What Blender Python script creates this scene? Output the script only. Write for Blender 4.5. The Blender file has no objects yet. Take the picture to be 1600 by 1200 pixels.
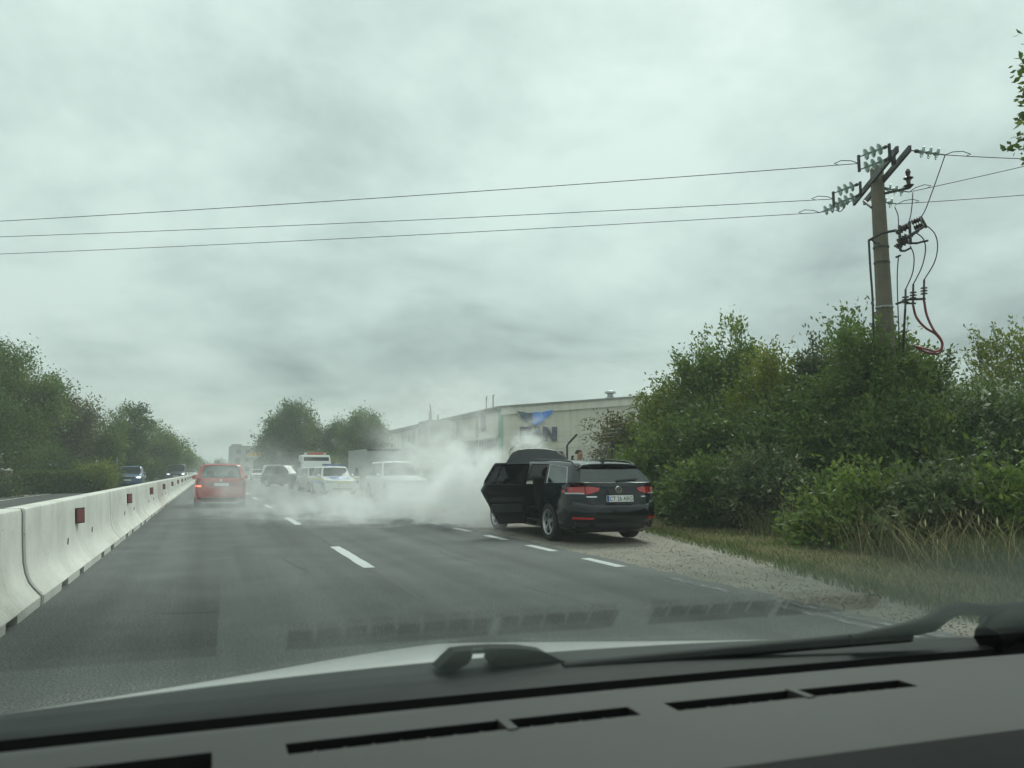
import bpy, bmesh, math, random
import numpy as np
from mathutils import Vector, Matrix
from mathutils.bvhtree import BVHTree

random.seed(7)
R_ = math.radians
SC = bpy.context.scene
COL = SC.collection

# ------------------------------------------------------------------ camera
PSI, THE = R_(21.35), R_(6.46)
CF = Vector((math.sin(PSI) * math.cos(THE), math.cos(PSI) * math.cos(THE), math.sin(THE)))
CR = Vector((math.cos(PSI), -math.sin(PSI), 0))
CU = CR.cross(CF)
CP = Vector((0, 0, 1.25))
cd = bpy.data.cameras.new('camera')
cd.sensor_width = 36
cd.lens = 27
cd.clip_start = .02
cd.clip_end = 3000
cd.dof.use_dof = True
cd.dof.focus_distance = 18
cd.dof.aperture_fstop = 7
cam = bpy.data.objects.new('camera', cd)
COL.objects.link(cam)
M3 = Matrix((CR, CU, -CF)).transposed()
cam.matrix_world = Matrix.Translation(CP) @ M3.to_4x4()
SC.camera = cam

# ------------------------------------------------------------------ sky
W = bpy.data.worlds.new('World')
SC.world = W
W.use_nodes = True
wt = W.node_tree
wt.nodes.clear()


def N(t, kind, **kw):
    n = t.nodes.new(kind)
    for k, v in kw.items():
        if k.startswith('i_'):
            key = k[2:]
            key = int(key) if key.isdigit() else key.replace('_', ' ')
            n.inputs[key].default_value = v
        else:
            setattr(n, k, v)
    return n


def L(t, a, b):
    t.links.new(a, b)


def math_(t, op, a, b=None, clamp=False):
    n = t.nodes.new('ShaderNodeMath')
    n.operation = op
    n.use_clamp = clamp
    for i, v in enumerate((a, b)):
        if v is None:
            continue
        if isinstance(v, (int, float)):
            n.inputs[i].default_value = v
        else:
            t.links.new(v, n.inputs[i])
    return n.outputs[0]


def ramp(t, fac, stops, interp='LINEAR'):
    n = t.nodes.new('ShaderNodeValToRGB')
    cr = n.color_ramp
    cr.interpolation = interp
    while len(cr.elements) < len(stops):
        cr.elements.new(.5)
    for e, (p, c) in zip(cr.elements, stops):
        e.position = p
        e.color = (*c, 1) if len(c) == 3 else c
    t.links.new(fac, n.inputs[0])
    return n.outputs[0]


SUN_EL, SUN_AZ = R_(52), R_(40)      # azimuth from +Y towards +X
sky = N(wt, 'ShaderNodeTexSky', sky_type='NISHITA', sun_disc=False, sun_elevation=SUN_EL, sun_rotation=SUN_AZ)
tc = N(wt, 'ShaderNodeTexCoord')
sx = N(wt, 'ShaderNodeSeparateXYZ')
L(wt, tc.outputs['Generated'], sx.inputs[0])
zz = math_(wt, 'ADD', math_(wt, 'MAXIMUM', sx.outputs[2], 0.0), .30)
cx = N(wt, 'ShaderNodeCombineXYZ')
L(wt, math_(wt, 'DIVIDE', sx.outputs[0], zz), cx.inputs[0])
L(wt, math_(wt, 'DIVIDE', sx.outputs[1], zz), cx.inputs[1])
mp = N(wt, 'ShaderNodeMapping', i_Location=(3.1, 1.7, 0))
L(wt, cx.outputs[0], mp.inputs[0])
n1 = N(wt, 'ShaderNodeTexNoise', i_Scale=1.25, i_Detail=9.0, i_Roughness=.56, i_Distortion=.25)
n2 = N(wt, 'ShaderNodeTexNoise', i_Scale=.55, i_Detail=3.0, i_Roughness=.5)
n3 = N(wt, 'ShaderNodeTexNoise', i_Scale=3.2, i_Detail=7.0, i_Roughness=.6, i_Distortion=.2)
for n in (n1, n2, n3):
    L(wt, mp.outputs[0], n.inputs['Vector'])
cv = math_(wt, 'ADD', math_(wt, 'ADD', math_(wt, 'MULTIPLY', n1.outputs[0], .58), math_(wt, 'MULTIPLY', n2.outputs[0], .30)), math_(wt, 'MULTIPLY', n3.outputs[0], .22))
SKYK = 10.0   # background strength .1 x 10
cl = ramp(wt, cv, [(.39, (.205, .226, .225)), (.45, (.27, .297, .293)), (.50, (.345, .376, .368)), (.55, (.415, .448, .438)), (.63, (.51, .543, .53))])
cs = N(wt, 'ShaderNodeVectorMath', operation='SCALE')
L(wt, cl, cs.inputs[0])
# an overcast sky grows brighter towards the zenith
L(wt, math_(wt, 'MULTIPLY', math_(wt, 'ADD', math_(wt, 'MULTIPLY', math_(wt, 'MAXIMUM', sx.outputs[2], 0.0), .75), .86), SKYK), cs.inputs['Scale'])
mxs = N(wt, 'ShaderNodeMix', data_type='RGBA')
mxs.inputs['Factor'].default_value = .93
L(wt, sky.outputs[0], mxs.inputs['A'])
L(wt, cs.outputs[0], mxs.inputs['B'])
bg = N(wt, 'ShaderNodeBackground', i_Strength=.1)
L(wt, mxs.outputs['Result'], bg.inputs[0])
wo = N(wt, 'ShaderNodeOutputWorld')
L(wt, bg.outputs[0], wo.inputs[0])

sl = bpy.data.lights.new('sun', 'SUN')
sl.energy = 1.5
sl.angle = R_(25)
sl.color = (1, .97, .92)
sun = bpy.data.objects.new('sun', sl)
COL.objects.link(sun)
sd = Vector((math.sin(SUN_AZ) * math.cos(SUN_EL), math.cos(SUN_AZ) * math.cos(SUN_EL), math.sin(SUN_EL)))
sun.rotation_euler = sd.to_track_quat('Z', 'Y').to_euler()
sun.location = (0, 0, 60)

SC.view_settings.view_transform = 'Standard'
SC.view_settings.look = 'None'
SC.view_settings.exposure = .62
SC.view_settings.gamma = 1
SC.view_settings.use_curve_mapping = False
SC.render.engine = 'CYCLES'
cy = SC.cycles
cy.use_denoising = True
cy.use_adaptive_sampling = True
cy.adaptive_threshold = .02
cy.max_bounces = 18
cy.diffuse_bounces = 3
cy.glossy_bounces = 3
cy.transmission_bounces = 4
cy.transparent_max_bounces = 20
cy.volume_bounces = 16
cy.volume_step_rate = 1.0
cy.volume_max_steps = 256
cy.caustics_reflective = False
cy.caustics_refractive = False
cy.sample_clamp_indirect = 6


# ------------------------------------------------------------------ pixel helpers (1600x1200 photograph -> a point in the place)
def ray(px, py):
    return CF + CR * ((px - 800) / 1200) + CU * ((600 - py) / 1200)


def at(px, py, t):
    return CP + ray(px, py) * t


def gnd(px, py, z=0.0):
    d = ray(px, py)
    return CP + d * ((z - CP.z) / d.z)


def atz(px, t, z=0.0):
    """ground point under pixel column px at camera depth t"""
    p = at(px, 736, t)
    return Vector((p.x, p.y, z))


# ------------------------------------------------------------------ objects
def finish(o, parent=None):
    COL.objects.link(o)
    if parent is not None:
        o.parent = parent
    return o


def tag(o, label=None, cat=None, group=None, kind=None):
    if label:
        o['label'] = label
    if cat:
        o['category'] = cat
    if group:
        o['group'] = group
    if kind:
        o['kind'] = kind
    return o


def thing(name, label, cat, loc=(0, 0, 0), rz=0.0, group=None):
    o = bpy.data.objects.new(name, None)
    o.empty_display_size = .3
    o.location = loc
    o.rotation_euler = (0, 0, rz)
    finish(o)
    return tag(o, label, cat, group)


class MB:
    def __init__(s):
        s.v, s.f, s.m = [], [], []

    def add(s, vs, fs, m=0):
        b = len(s.v)
        s.v += [tuple(v) for v in vs]
        s.f += [tuple(i + b for i in f) for f in fs]
        s.m += [m] * len(fs)
        return s

    def box(s, c, d, rot=None, m=0):
        hx, hy, hz = d[0] / 2, d[1] / 2, d[2] / 2
        vs = [Vector((x, y, z)) for z in (-hz, hz) for y in (-hy, hy) for x in (-hx, hx)]
        if rot is not None:
            vs = [rot @ v for v in vs]
        vs = [v + Vector(c) for v in vs]
        return s.add(vs, [(0, 2, 3, 1), (4, 5, 7, 6), (0, 1, 5, 4), (2, 6, 7, 3), (0, 4, 6, 2), (1, 3, 7, 5)], m)

    def bb(s, x0, x1, y0, y1, z0, z1, m=0):
        return s.box(((x0 + x1) / 2, (y0 + y1) / 2, (z0 + z1) / 2), (x1 - x0, y1 - y0, z1 - z0), None, m)

    def tube(s, pts, r, n=8, cap=True, m=0):
        pts = [Vector(p) for p in pts]
        rs = r if isinstance(r, (list, tuple)) else [r] * len(pts)
        rings = []
        up = Vector((0, 0, 1))
        prev = None
        for i, p in enumerate(pts):
            a = pts[max(i - 1, 0)]
            b = pts[min(i + 1, len(pts) - 1)]
            d = (b - a).normalized() if (b - a).length > 1e-9 else up
            if prev is None:
                q = d.cross(up if abs(d.z) < .95 else Vector((1, 0, 0))).normalized()
            else:
                q = (prev - d * prev.dot(d))
                q = q.normalized() if q.length > 1e-6 else d.orthogonal().normalized()
            prev = q
            w = d.cross(q)
            rings.append([p + (q * math.cos(2 * math.pi * k / n) + w * math.sin(2 * math.pi * k / n)) * rs[i] for k in range(n)])
        vs = [v for rg in rings for v in rg]
        fs = []
        for i in range(len(pts) - 1):
            for k in range(n):
                k2 = (k + 1) % n
                fs.append((i * n + k, i * n + k2, (i + 1) * n + k2, (i + 1) * n + k))
        if cap:
            fs.append(tuple(range(n))[::-1])
            fs.append(tuple((len(pts) - 1) * n + k for k in range(n)))
        return s.add(vs, fs, m)

    def lathe(s, prof, n=24, axis='z', c=(0, 0, 0), m=0, rot=None):
        vs, fs = [], []
        c = Vector(c)
        for (r, h) in prof:
            for k in range(n):
                a = 2 * math.pi * k / n
                x, y, z = r * math.cos(a), r * math.sin(a), h
                if axis == 'x':
                    p = Vector((z, x, y))
                elif axis == 'y':
                    p = Vector((x, z, y))
                else:
                    p = Vector((x, y, z))
                if rot is not None:
                    p = rot @ p
                vs.append(p + c)
        for i in range(len(prof) - 1):
            for k in range(n):
                k2 = (k + 1) % n
                fs.append((i * n + k, i * n + k2, (i + 1) * n + k2, (i + 1) * n + k))
        fs.append(tuple(range(n))[::-1])
        fs.append(tuple((len(prof) - 1) * n + k for k in range(n)))
        return s.add(vs, fs, m)

    def lathe_o(s, *a, **k):
        s.lathe(*a, **k)
        s.f.pop()
        s.m.pop()
        s.f.pop()
        s.m.pop()
        return s

    def prism(s, poly, fn, d0, d1, m=0):
        """2D polygon extruded; fn(u, v, d) -> point"""
        n = len(poly)
        vs = [fn(u, v, d0) for u, v in poly] + [fn(u, v, d1) for u, v in poly]
        fs = [tuple(range(n))[::-1], tuple(range(n, 2 * n))]
        fs += [(i, (i + 1) % n, n + (i + 1) % n, n + i) for i in range(n)]
        return s.add(vs, fs, m)

    def grid(s, rows, m=0, flip=False):
        nr, nc = len(rows), len(rows[0])
        vs = [p for r in rows for p in r]
        fs = []
        for i in range(nr - 1):
            for j in range(nc - 1):
                q = (i * nc + j, i * nc + j + 1, (i + 1) * nc + j + 1, (i + 1) * nc + j)
                fs.append(q[::-1] if flip else q)
        return s.add(vs, fs, m)

    def mesh(s, name, smooth=False, angle=35):
        me = bpy.data.meshes.new(name)
        me.from_pydata(s.v, [], s.f)
        me.polygons.foreach_set('material_index', s.m)
        bm = bmesh.new()
        bm.from_mesh(me)
        bmesh.ops.recalc_face_normals(bm, faces=bm.faces)
        if smooth:
            set_smooth(bm, angle)
        bm.to_mesh(me)
        bm.free()
        me.update()
        return me

    def build(s, name, mats, parent=None, smooth=False, loc=None, angle=35):
        me = s.mesh(name, smooth, angle)
        return place(name, me, mats, parent, loc)


def set_smooth(bm, angle=35):
    ca = R_(angle)
    for f in bm.faces:
        f.smooth = True
    for e in bm.edges:
        if len(e.link_faces) == 2 and e.calc_face_angle(0) > ca:
            e.smooth = False


def place(name, me, mats, parent=None, loc=None):
    if not isinstance(mats, (list, tuple)):
        mats = [mats]
    if len(me.materials) == 0:
        for m in mats:
            me.materials.append(m)
    o = bpy.data.objects.new(name, me)
    if loc is not None:
        o.location = loc
    return finish(o, parent)


def copy_tree(o, parent=None):
    c = o.copy()
    COL.objects.link(c)
    if parent is not None:
        c.parent = parent
    for ch in list(o.children):
        copy_tree(ch, c)
    return c


def npmesh(name, V, F, smooth=False):
    """V (n,3) array, F (m,k) array of equal polygons"""
    me = bpy.data.meshes.new(name)
    n, m, k = len(V), len(F), F.shape[1]
    me.vertices.add(n)
    me.vertices.foreach_set('co', np.ascontiguousarray(V, dtype=np.float32).ravel())
    me.loops.add(m * k)
    me.loops.foreach_set('vertex_index', np.ascontiguousarray(F, dtype=np.int32).ravel())
    me.polygons.add(m)
    me.polygons.foreach_set('loop_start', np.arange(0, m * k, k, dtype=np.int32))
    me.polygons.foreach_set('loop_total', np.full(m, k, dtype=np.int32))
    if smooth:
        me.polygons.foreach_set('use_smooth', np.ones(m, dtype=bool))
    me.update(calc_edges=True)
    return me


# ------------------------------------------------------------------ materials
MATS = {}


def newmat(name):
    m = bpy.data.materials.new(name)
    m.use_nodes = True
    t = m.node_tree
    t.nodes.clear()
    o = t.nodes.new('ShaderNodeOutputMaterial')
    return m, t, o


def mat(name, col, rough=.5, metal=0.0, var=0.0, scale=20.0, bump=0.0, bscale=None, spec=.5, coat=0.0, detail=4.0, col2=None, emit=None, dirt=0.0):
    if name in MATS:
        return MATS[name]
    m, t, o = newmat(name)
    p = N(t, 'ShaderNodeBsdfPrincipled', i_Roughness=rough, i_Metallic=metal)
    p.inputs['Specular IOR Level'].default_value = spec
    p.inputs['Coat Weight'].default_value = coat
    p.inputs['Coat Roughness'].default_value = .04
    p.inputs['Base Color'].default_value = (*col, 1)
    if var > 0 or bump > 0 or col2 is not None:
        g = N(t, 'ShaderNodeTexCoord')
        nz = N(t, 'ShaderNodeTexNoise', i_Scale=scale, i_Detail=detail, i_Roughness=.6)
        L(t, g.outputs['Object'], nz.inputs['Vector'])
        if var > 0 or col2 is not None:
            c2 = col2 if col2 is not None else tuple(c * (1 + var) for c in col)
            c1 = col if col2 is not None else tuple(c * (1 - var) for c in col)
            L(t, ramp(t, nz.outputs[0], [(.33, c1), (.67, c2)]), p.inputs['Base Color'])
        if bump > 0:
            nb = N(t, 'ShaderNodeTexNoise', i_Scale=bscale or scale * 3, i_Detail=3.0)
            L(t, g.outputs['Object'], nb.inputs['Vector'])
            b = N(t, 'ShaderNodeBump', i_Strength=bump, i_Distance=.01)
            L(t, nb.outputs[0], b.inputs['Height'])
            L(t, b.outputs[0], p.inputs['Normal'])
    if emit:
        p.inputs['Emission Color'].default_value = (*emit[0], 1)
        p.inputs['Emission Strength'].default_value = emit[1]
    L(t, p.outputs[0], o.inputs[0])
    MATS[name] = m
    return m


def mat_pane(name, tint, refl=.06, rough=.0):
    """thin glass: transparent tint with mirror reflection that grows towards grazing"""
    if name in MATS:
        return MATS[name]
    m, t, o = newmat(name)
    lw = N(t, 'ShaderNodeLayerWeight', i_Blend=.5)
    f5 = math_(t, 'POWER', lw.outputs['Facing'], 4.0)
    fac = math_(t, 'ADD', math_(t, 'MULTIPLY', f5, .75), refl, True)
    tr = N(t, 'ShaderNodeBsdfTransparent', i_Color=(*tint, 1))
    gl = N(t, 'ShaderNodeBsdfGlossy', i_Roughness=rough)
    gl.inputs['Color'].default_value = (.95, 1, .98, 1)
    mx = N(t, 'ShaderNodeMixShader')
    L(t, fac, mx.inputs[0])
    L(t, tr.outputs[0], mx.inputs[1])
    L(t, gl.outputs[0], mx.inputs[2])
    L(t, mx.outputs[0], o.inputs[0])
    MATS[name] = m
    return m


def mat_leaf(name, a, b, c, trans=.42):
    """leaf colours a..b by a per-leaf tone attribute, c = the odd young or dry leaf"""
    if name in MATS:
        return MATS[name]
    m, t, o = newmat(name)
    at_ = N(t, 'ShaderNodeAttribute', attribute_name='tone')
    col = ramp(t, at_.outputs['Fac'], [(0.0, a), (.62, b), (.93, c), (1.0, c)])
    d = N(t, 'ShaderNodeBsdfPrincipled', i_Roughness=.5)
    d.inputs['Specular IOR Level'].default_value = .35
    L(t, col, d.inputs['Base Color'])
    tr = N(t, 'ShaderNodeBsdfTranslucent')
    L(t, col, tr.inputs[0])
    mx = N(t, 'ShaderNodeMixShader')
    mx.inputs[0].default_value = trans
    L(t, d.outputs[0], mx.inputs[1])
    L(t, tr.outputs[0], mx.inputs[2])
    L(t, mx.outputs[0], o.inputs[0])
    MATS[name] = m
    return m


M_BLACK = mat('black_plastic', (.012, .013, .014), .5)
M_RUBBER = mat('tyre_rubber', (.016, .016, .017), .8, var=.3, scale=30)
M_RIM = mat('alloy', (.55, .56, .57), .28, .9)
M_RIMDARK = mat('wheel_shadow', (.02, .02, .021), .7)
M_CHROME = mat('chrome', (.75, .76, .77), .12, 1.0)
M_DGLASS = mat('dark_car_glass', (.012, .016, .017), .06, spec=.25)
M_PLATE = mat('plate_white', (.72, .74, .72), .4)
M_PLATEBLUE = mat('plate_blue', (.02, .06, .35), .4)
M_INK = mat('plate_ink', (.01, .01, .01), .5)
M_LAMPRED = mat('lamp_red', (.42, .02, .02), .15, coat=.6)
M_LAMPCLEAR = mat('lamp_clear', (.42, .45, .46), .1, coat=.8)
M_LAMPDARK = mat('lamp_dark', (.08, .09, .1), .08, coat=.8)
M_STEEL = mat('dark_steel', (.07, .07, .07), .55, .6, var=.3)
M_GALV = mat('galvanised', (.35, .36, .36), .5, .7, var=.2)

# ------------------------------------------------------------------ ground materials


def ground_mat(name, stops, scale, bump, bscale, rough=.9, speck=None, streak=None):
    m, t, o = newmat(name)
    g = N(t, 'ShaderNodeTexCoord')
    n_a = N(t, 'ShaderNodeTexNoise', i_Scale=scale, i_Detail=6.0, i_Roughness=.65)
    L(t, g.outputs['Object'], n_a.inputs['Vector'])
    col = ramp(t, n_a.outputs[0], stops)
    if streak:
        mpn = N(t, 'ShaderNodeMapping', i_Scale=(1.6, .035, 1))
        L(t, g.outputs['Object'], mpn.inputs[0])
        n_s = N(t, 'ShaderNodeTexNoise', i_Scale=1.0, i_Detail=3.0)
        L(t, mpn.outputs[0], n_s.inputs['Vector'])
        mm = N(t, 'ShaderNodeMix', data_type='RGBA', blend_type='MULTIPLY')
        mm.inputs['Factor'].default_value = 1
        L(t, col, mm.inputs['A'])
        L(t, ramp(t, n_s.outputs[0], [(.35, (streak[0],) * 3), (.65, (streak[1],) * 3)]), mm.inputs['B'])
        col = mm.outputs['Result']
    n_b = N(t, 'ShaderNodeTexNoise', i_Scale=bscale, i_Detail=4.0, i_Roughness=.7)
    L(t, g.outputs['Object'], n_b.inputs['Vector'])
    if speck:
        mm = N(t, 'ShaderNodeMix', data_type='RGBA', blend_type='MULTIPLY')
        mm.inputs['Factor'].default_value = 1
        L(t, col, mm.inputs['A'])
        L(t, ramp(t, n_b.outputs[0], [(.36, (speck[0],) * 3), (.5, (1, 1, 1)), (.66, (speck[1],) * 3)]), mm.inputs['B'])
        col = mm.outputs['Result']
    p = N(t, 'ShaderNodeBsdfPrincipled', i_Roughness=rough)
    p.inputs['Specular IOR Level'].default_value = .3
    L(t, col, p.inputs['Base Color'])
    b = N(t, 'ShaderNodeBump', i_Strength=bump, i_Distance=.02)
    L(t, n_b.outputs[0], b.inputs['Height'])
    L(t, b.outputs[0], p.inputs['Normal'])
    L(t, p.outputs[0], o.inputs[0])
    return m


M_ASPH = ground_mat('asphalt', [(.3, (.078, .081, .080)), (.7, (.114, .118, .115))], .9, .4, 60, .85, (.45, 2.1), (.78, 1.2))
M_ASPH2 = ground_mat('asphalt_far_side', [(.3, (.060, .061, .060)), (.7, (.085, .085, .082))], .7, .3, 55, .85, (.7, 1.5), (.85, 1.15))
M_GRAVEL = ground_mat('packed_gravel', [(.28, (.15, .135, .11)), (.5, (.24, .22, .185)), (.72, (.30, .28, .235))], .8, .25, 75, .95, (.74, 1.18), (.86, 1.08))
M_EARTH = ground_mat('earth', [(.3, (.055, .05, .03)), (.55, (.085, .085, .042)), (.75, (.13, .115, .06))], .8, .6, 14, .95, (.6, 1.3))
M_PAINT = None


def paint_mat():
    m, t, o = newmat('road_paint')
    g = N(t, 'ShaderNodeTexCoord')
    n_a = N(t, 'ShaderNodeTexNoise', i_Scale=22.0, i_Detail=6.0, i_Roughness=.7)
    L(t, g.outputs['Object'], n_a.inputs['Vector'])
    col = ramp(t, n_a.outputs[0], [(.30, (.11, .11, .105)), (.42, (.46, .48, .46)), (.7, (.57, .59, .57))])
    p = N(t, 'ShaderNodeBsdfPrincipled', i_Roughness=.7)
    L(t, col, p.inputs['Base Color'])
    L(t, p.outputs[0], o.inputs[0])
    return m


def worn_mat():
    m, t, o = newmat('worn_road_paint')
    g = N(t, 'ShaderNodeTexCoord')
    mpn = N(t, 'ShaderNodeMapping', i_Scale=(30, 3, 1))
    L(t, g.outputs['Object'], mpn.inputs[0])
    n_a = N(t, 'ShaderNodeTexNoise', i_Scale=1.6, i_Detail=7.0, i_Roughness=.75)
    L(t, mpn.outputs[0], n_a.inputs['Vector'])
    col = ramp(t, n_a.outputs[0], [(.50, (.062, .064, .063)), (.62, (.40, .41, .39))])
    p = N(t, 'ShaderNodeBsdfPrincipled', i_Roughness=.8)
    L(t, col, p.inputs['Base Color'])
    L(t, p.outputs[0], o.inputs[0])
    return m


M_PAINT = paint_mat()
M_WORN = worn_mat()

# ------------------------------------------------------------------ the ground and the roads
g = MB()
g.grid([[(x, y, -.035) for x in (-900, -60, -10, 10, 60, 900)] for y in (-200, -20, 40, 120, 400, 2000)])
tag(g.build('ground', M_EARTH), kind='structure')


def strip(name, m, left, right, ys, z, parent=None):
    s = MB()
    s.grid([[(left(y), y, z), (right(y), y, z)] for y in ys])
    return tag(s.build(name, m, parent), kind='structure' if parent is None else None)


rj = random.Random(3)
_jit = {}


def jit(y, a, k=0):
    return _jit.setdefault((round(y, 2), k), rj.uniform(-a, a))


def xgrass(Y):
    """where the gravel ends and the verge begins"""
    pts = [(-40, 5.7), (-10, 5.7), (3, 5.85), (5, 6.1), (7, 6.62), (10, 7.5), (14, 8.5), (17, 9.3), (20, 9.9), (28, 10.6), (60, 11.5), (130, 12), (400, 12)]
    for (a, xa), (b, xb) in zip(pts, pts[1:]):
        if a <= Y <= b:
            return xa + (xb - xa) * (Y - a) / (b - a)
    return 12


ysf = [y * .22 - 8 for y in range(0, 200)] + [36.5 + 2 * k for k in range(60)] + [160, 220, 320, 600]
road = strip('road', M_ASPH, lambda y: -2.02, lambda y: 5.36 + (jit(y, .045) if y < 37 else 0), ysf, 0.0)
strip('shoulder', M_GRAVEL, lambda y: 5.0, lambda y: xgrass(y) + .15 + (jit(y, .12, 1) if y < 37 else 0), ysf, -.012)
opp = strip('opposite_road', M_ASPH2, lambda y: -8.6, lambda y: -2.02, [-20, 20, 60, 120, 250, 600], -.006)
strip('roadside_apron', M_GRAVEL, lambda y: -11.2, lambda y: -8.5, [20, 60, 120, 250], -.018)


def dash(x0, x1, y0, y1, name, m, parent, z=.004):
    s = MB()
    n = max(2, int((y1 - y0) / .25))
    rows = []
    for i in range(n + 1):
        y = y0 + (y1 - y0) * i / n
        rows.append([(x0 + rj.uniform(-.008, .008), y, z), (x1 + rj.uniform(-.008, .008), y, z)])
    s.grid(rows)
    return s.build(name, m, parent)


y = 1.55
for k in range(24):
    dash(1.90, 2.06, y, y + 3.0, 'lane_dash', M_PAINT, road)
    y += 8.6
y = 9.05 - 2.12
for k in range(46):
    if k == 0:
        dash(5.02, 5.16, y - .3, y + 1.0, 'edge_dash', M_WORN, road)
    else:
        dash(5.00, 5.15, y, y + 1.05, 'edge_dash', M_PAINT, road)
    y += 2.12
dash(4.92, 5.06, 3.6, 6.0, 'edge_dash', M_WORN, road)
dash(5.14, 5.27, 3.9, 6.4, 'edge_dash', M_WORN, road)
dash(-8.25, -8.12, 0, 260, 'edge_line', M_PAINT, opp)
yy = 6
for k in range(18):
    dash(-5.3, -5.18, yy, yy + 3, 'lane_dash', M_PAINT, opp)
    yy += 8.6
# tar joint between the lanes
s = MB()
s.grid([[(1.95 + rj.uniform(-.012, .012), y_, .0025), (2.0 + rj.uniform(-.012, .012), y_, .0025)] for y_ in np.arange(1.0, 40, .35)])
s.build('tar_joint', mat('tar', (.03, .031, .031), .6), road)
# loose stones on the shoulder
rs = np.random.RandomState(5)


def stones(name, n, area, smin, smax, m):
    base = np.array([(1, 0, 0), (-1, 0, 0), (0, 1, 0), (0, -1, 0), (0, 0, 1), (0, 0, -1)], float)
    tri = np.array([(0, 2, 4), (2, 1, 4), (1, 3, 4), (3, 0, 4), (2, 0, 5), (1, 2, 5), (3, 1, 5), (0, 3, 5)])
    P = area(n)
    S = rs.uniform(smin, smax, (n, 1, 1)) * rs.uniform(.6, 1.2, (n, 6, 1))
    V = base[None] * S * np.array([1, 1, .7]) + P[:, None, :]
    F = tri[None] + (np.arange(n) * 6)[:, None, None]
    return tag(place(name, npmesh(name, V.reshape(-1, 3), F.reshape(-1, 3)), m), kind='stuff')


def shoulder_area(n):
    Y = 3.5 + rs.rand(n) ** 1.5 * 16
    a = rs.rand(n)
    xg = np.array([xgrass(q) for q in Y])
    X = 5.3 + a * (xg - 5.1)
    return np.stack([X, Y, np.full(n, -.008)], 1)


for pts_ in ([(.9, 8.5), (1.2, 10), (1.0, 11.6), (1.35, 13.4), (1.15, 15.5), (1.4, 18)], [(3.4, 6.5), (3.2, 8), (3.5, 9.4), (3.3, 11.2), (3.6, 13)], [(-.8, 7.2), (-.4, 7.6), (.1, 7.5), (.6, 8.0)]):
    s = MB()
    rows = []
    for (a, b) in zip(pts_, pts_[1:]):
        for i in range(6):
            f = i / 6
            x, yv = a[0] + (b[0] - a[0]) * f + rj.uniform(-.03, .03), a[1] + (b[1] - a[1]) * f
            rows.append([(x, yv, .0026), (x + rj.uniform(.008, .022), yv + .01, .0026)])
    s.grid(rows)
    s.build('crack', MATS['tar'], road)
stones('gravel', 3600, shoulder_area, .004, .018, mat('pebbles', (.25, .23, .19), .9, var=.35, scale=9))


# ------------------------------------------------------------------ vegetation
def leaf_mesh(name, starts, dirs, lens, per, size, rng, jitter=.10, ratio=.5, droop=.15):
    n = len(starts)
    tt = rng.rand(n, per)
    P = starts[:, None] + dirs[:, None] * (lens[:, None] * tt)[..., None] + rng.normal(0, 1, (n, per, 3)) * jitter
    P[..., 2] -= droop * tt ** 2 * lens[:, None]
    A = dirs[:, None] * .8 + rng.normal(0, .7, (n, per, 3))
    A /= np.linalg.norm(A, axis=-1, keepdims=True)
    Q = rng.normal(0, 1, (n, per, 3))
    B = np.cross(A, Q)
    B /= np.linalg.norm(B, axis=-1, keepdims=True) + 1e-9
    C = np.cross(A, B)
    sz = (size * rng.uniform(.6, 1.35, (n, per)))[..., None]
    v0 = P
    v1 = P + A * sz * .5 + B * sz * ratio * .5 + C * sz * .08
    v2 = P + A * sz
    v3 = P + A * sz * .5 - B * sz * ratio * .5 + C * sz * .08
    V = np.stack([v0, v1, v2, v3], 2).reshape(-1, 3)
    V[:, 2] = np.maximum(V[:, 2], .02)
    F = np.arange(len(V)).reshape(-1, 4)
    me = npmesh(name, V, F)
    cl_ = shoots.cluster if shoots.cluster is not None and len(shoots.cluster) == n else rng.rand(n)
    tone = np.clip(cl_[:, None] * .55 + rng.rand(n, 1) * .22 + rng.rand(n, per) * .30 - .05, 0, 1)
    a = me.attributes.new('tone', 'FLOAT', 'POINT')
    a.data.foreach_set('value', np.repeat(tone.ravel(), 4).astype(np.float32))
    return me


def shoots(lobes, n, rng, lmin, lmax, up, wind=(0, 0, 0), spread=.45, inner=.35):
    lob = np.array(lobes, float)
    wgt = (lob[:, 3] * lob[:, 4] * lob[:, 5]) ** .67
    nc = max(6, n // 15)
    kc = rng.choice(len(lob), nc, p=wgt / wgt.sum())
    dc = rng.normal(0, 1, (nc, 3))
    dc /= np.linalg.norm(dc, axis=1, keepdims=True)
    rc_ = inner + (1 - inner) * rng.rand(nc) ** .5
    ci = rng.randint(0, nc, n)
    k = kc[ci]
    d = dc[ci] + rng.normal(0, .17, (n, 3))
    d /= np.linalg.norm(d, axis=1, keepdims=True)
    r = rc_[ci] * rng.uniform(.86, 1.08, n)
    loose = rng.rand(n) < .22
    d2 = rng.normal(0, 1, (n, 3))
    d2 /= np.linalg.norm(d2, axis=1, keepdims=True)
    d[loose] = d2[loose]
    r[loose] = inner + (1 - inner) * rng.rand(loose.sum()) ** .6
    shoots.cluster = np.where(loose, rng.rand(n), (ci * .618) % 1.0)
    # clumping: some directions bulge
    bulge = 1 + .16 * np.sin(d[:, 0] * 7 + k * 2.1) * np.cos(d[:, 1] * 6 + k) + .12 * np.sin(d[:, 2] * 9 + k * 3)
    S = lob[k, :3] + d * lob[k, 3:] * (r * bulge * .88)[:, None]
    D = d * .75 + np.array([0, 0, up]) + np.array(wind) + rng.normal(0, spread, (n, 3))
    D /= np.linalg.norm(D, axis=1, keepdims=True)
    LN = rng.uniform(lmin, lmax, n)
    return S, D, LN


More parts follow.
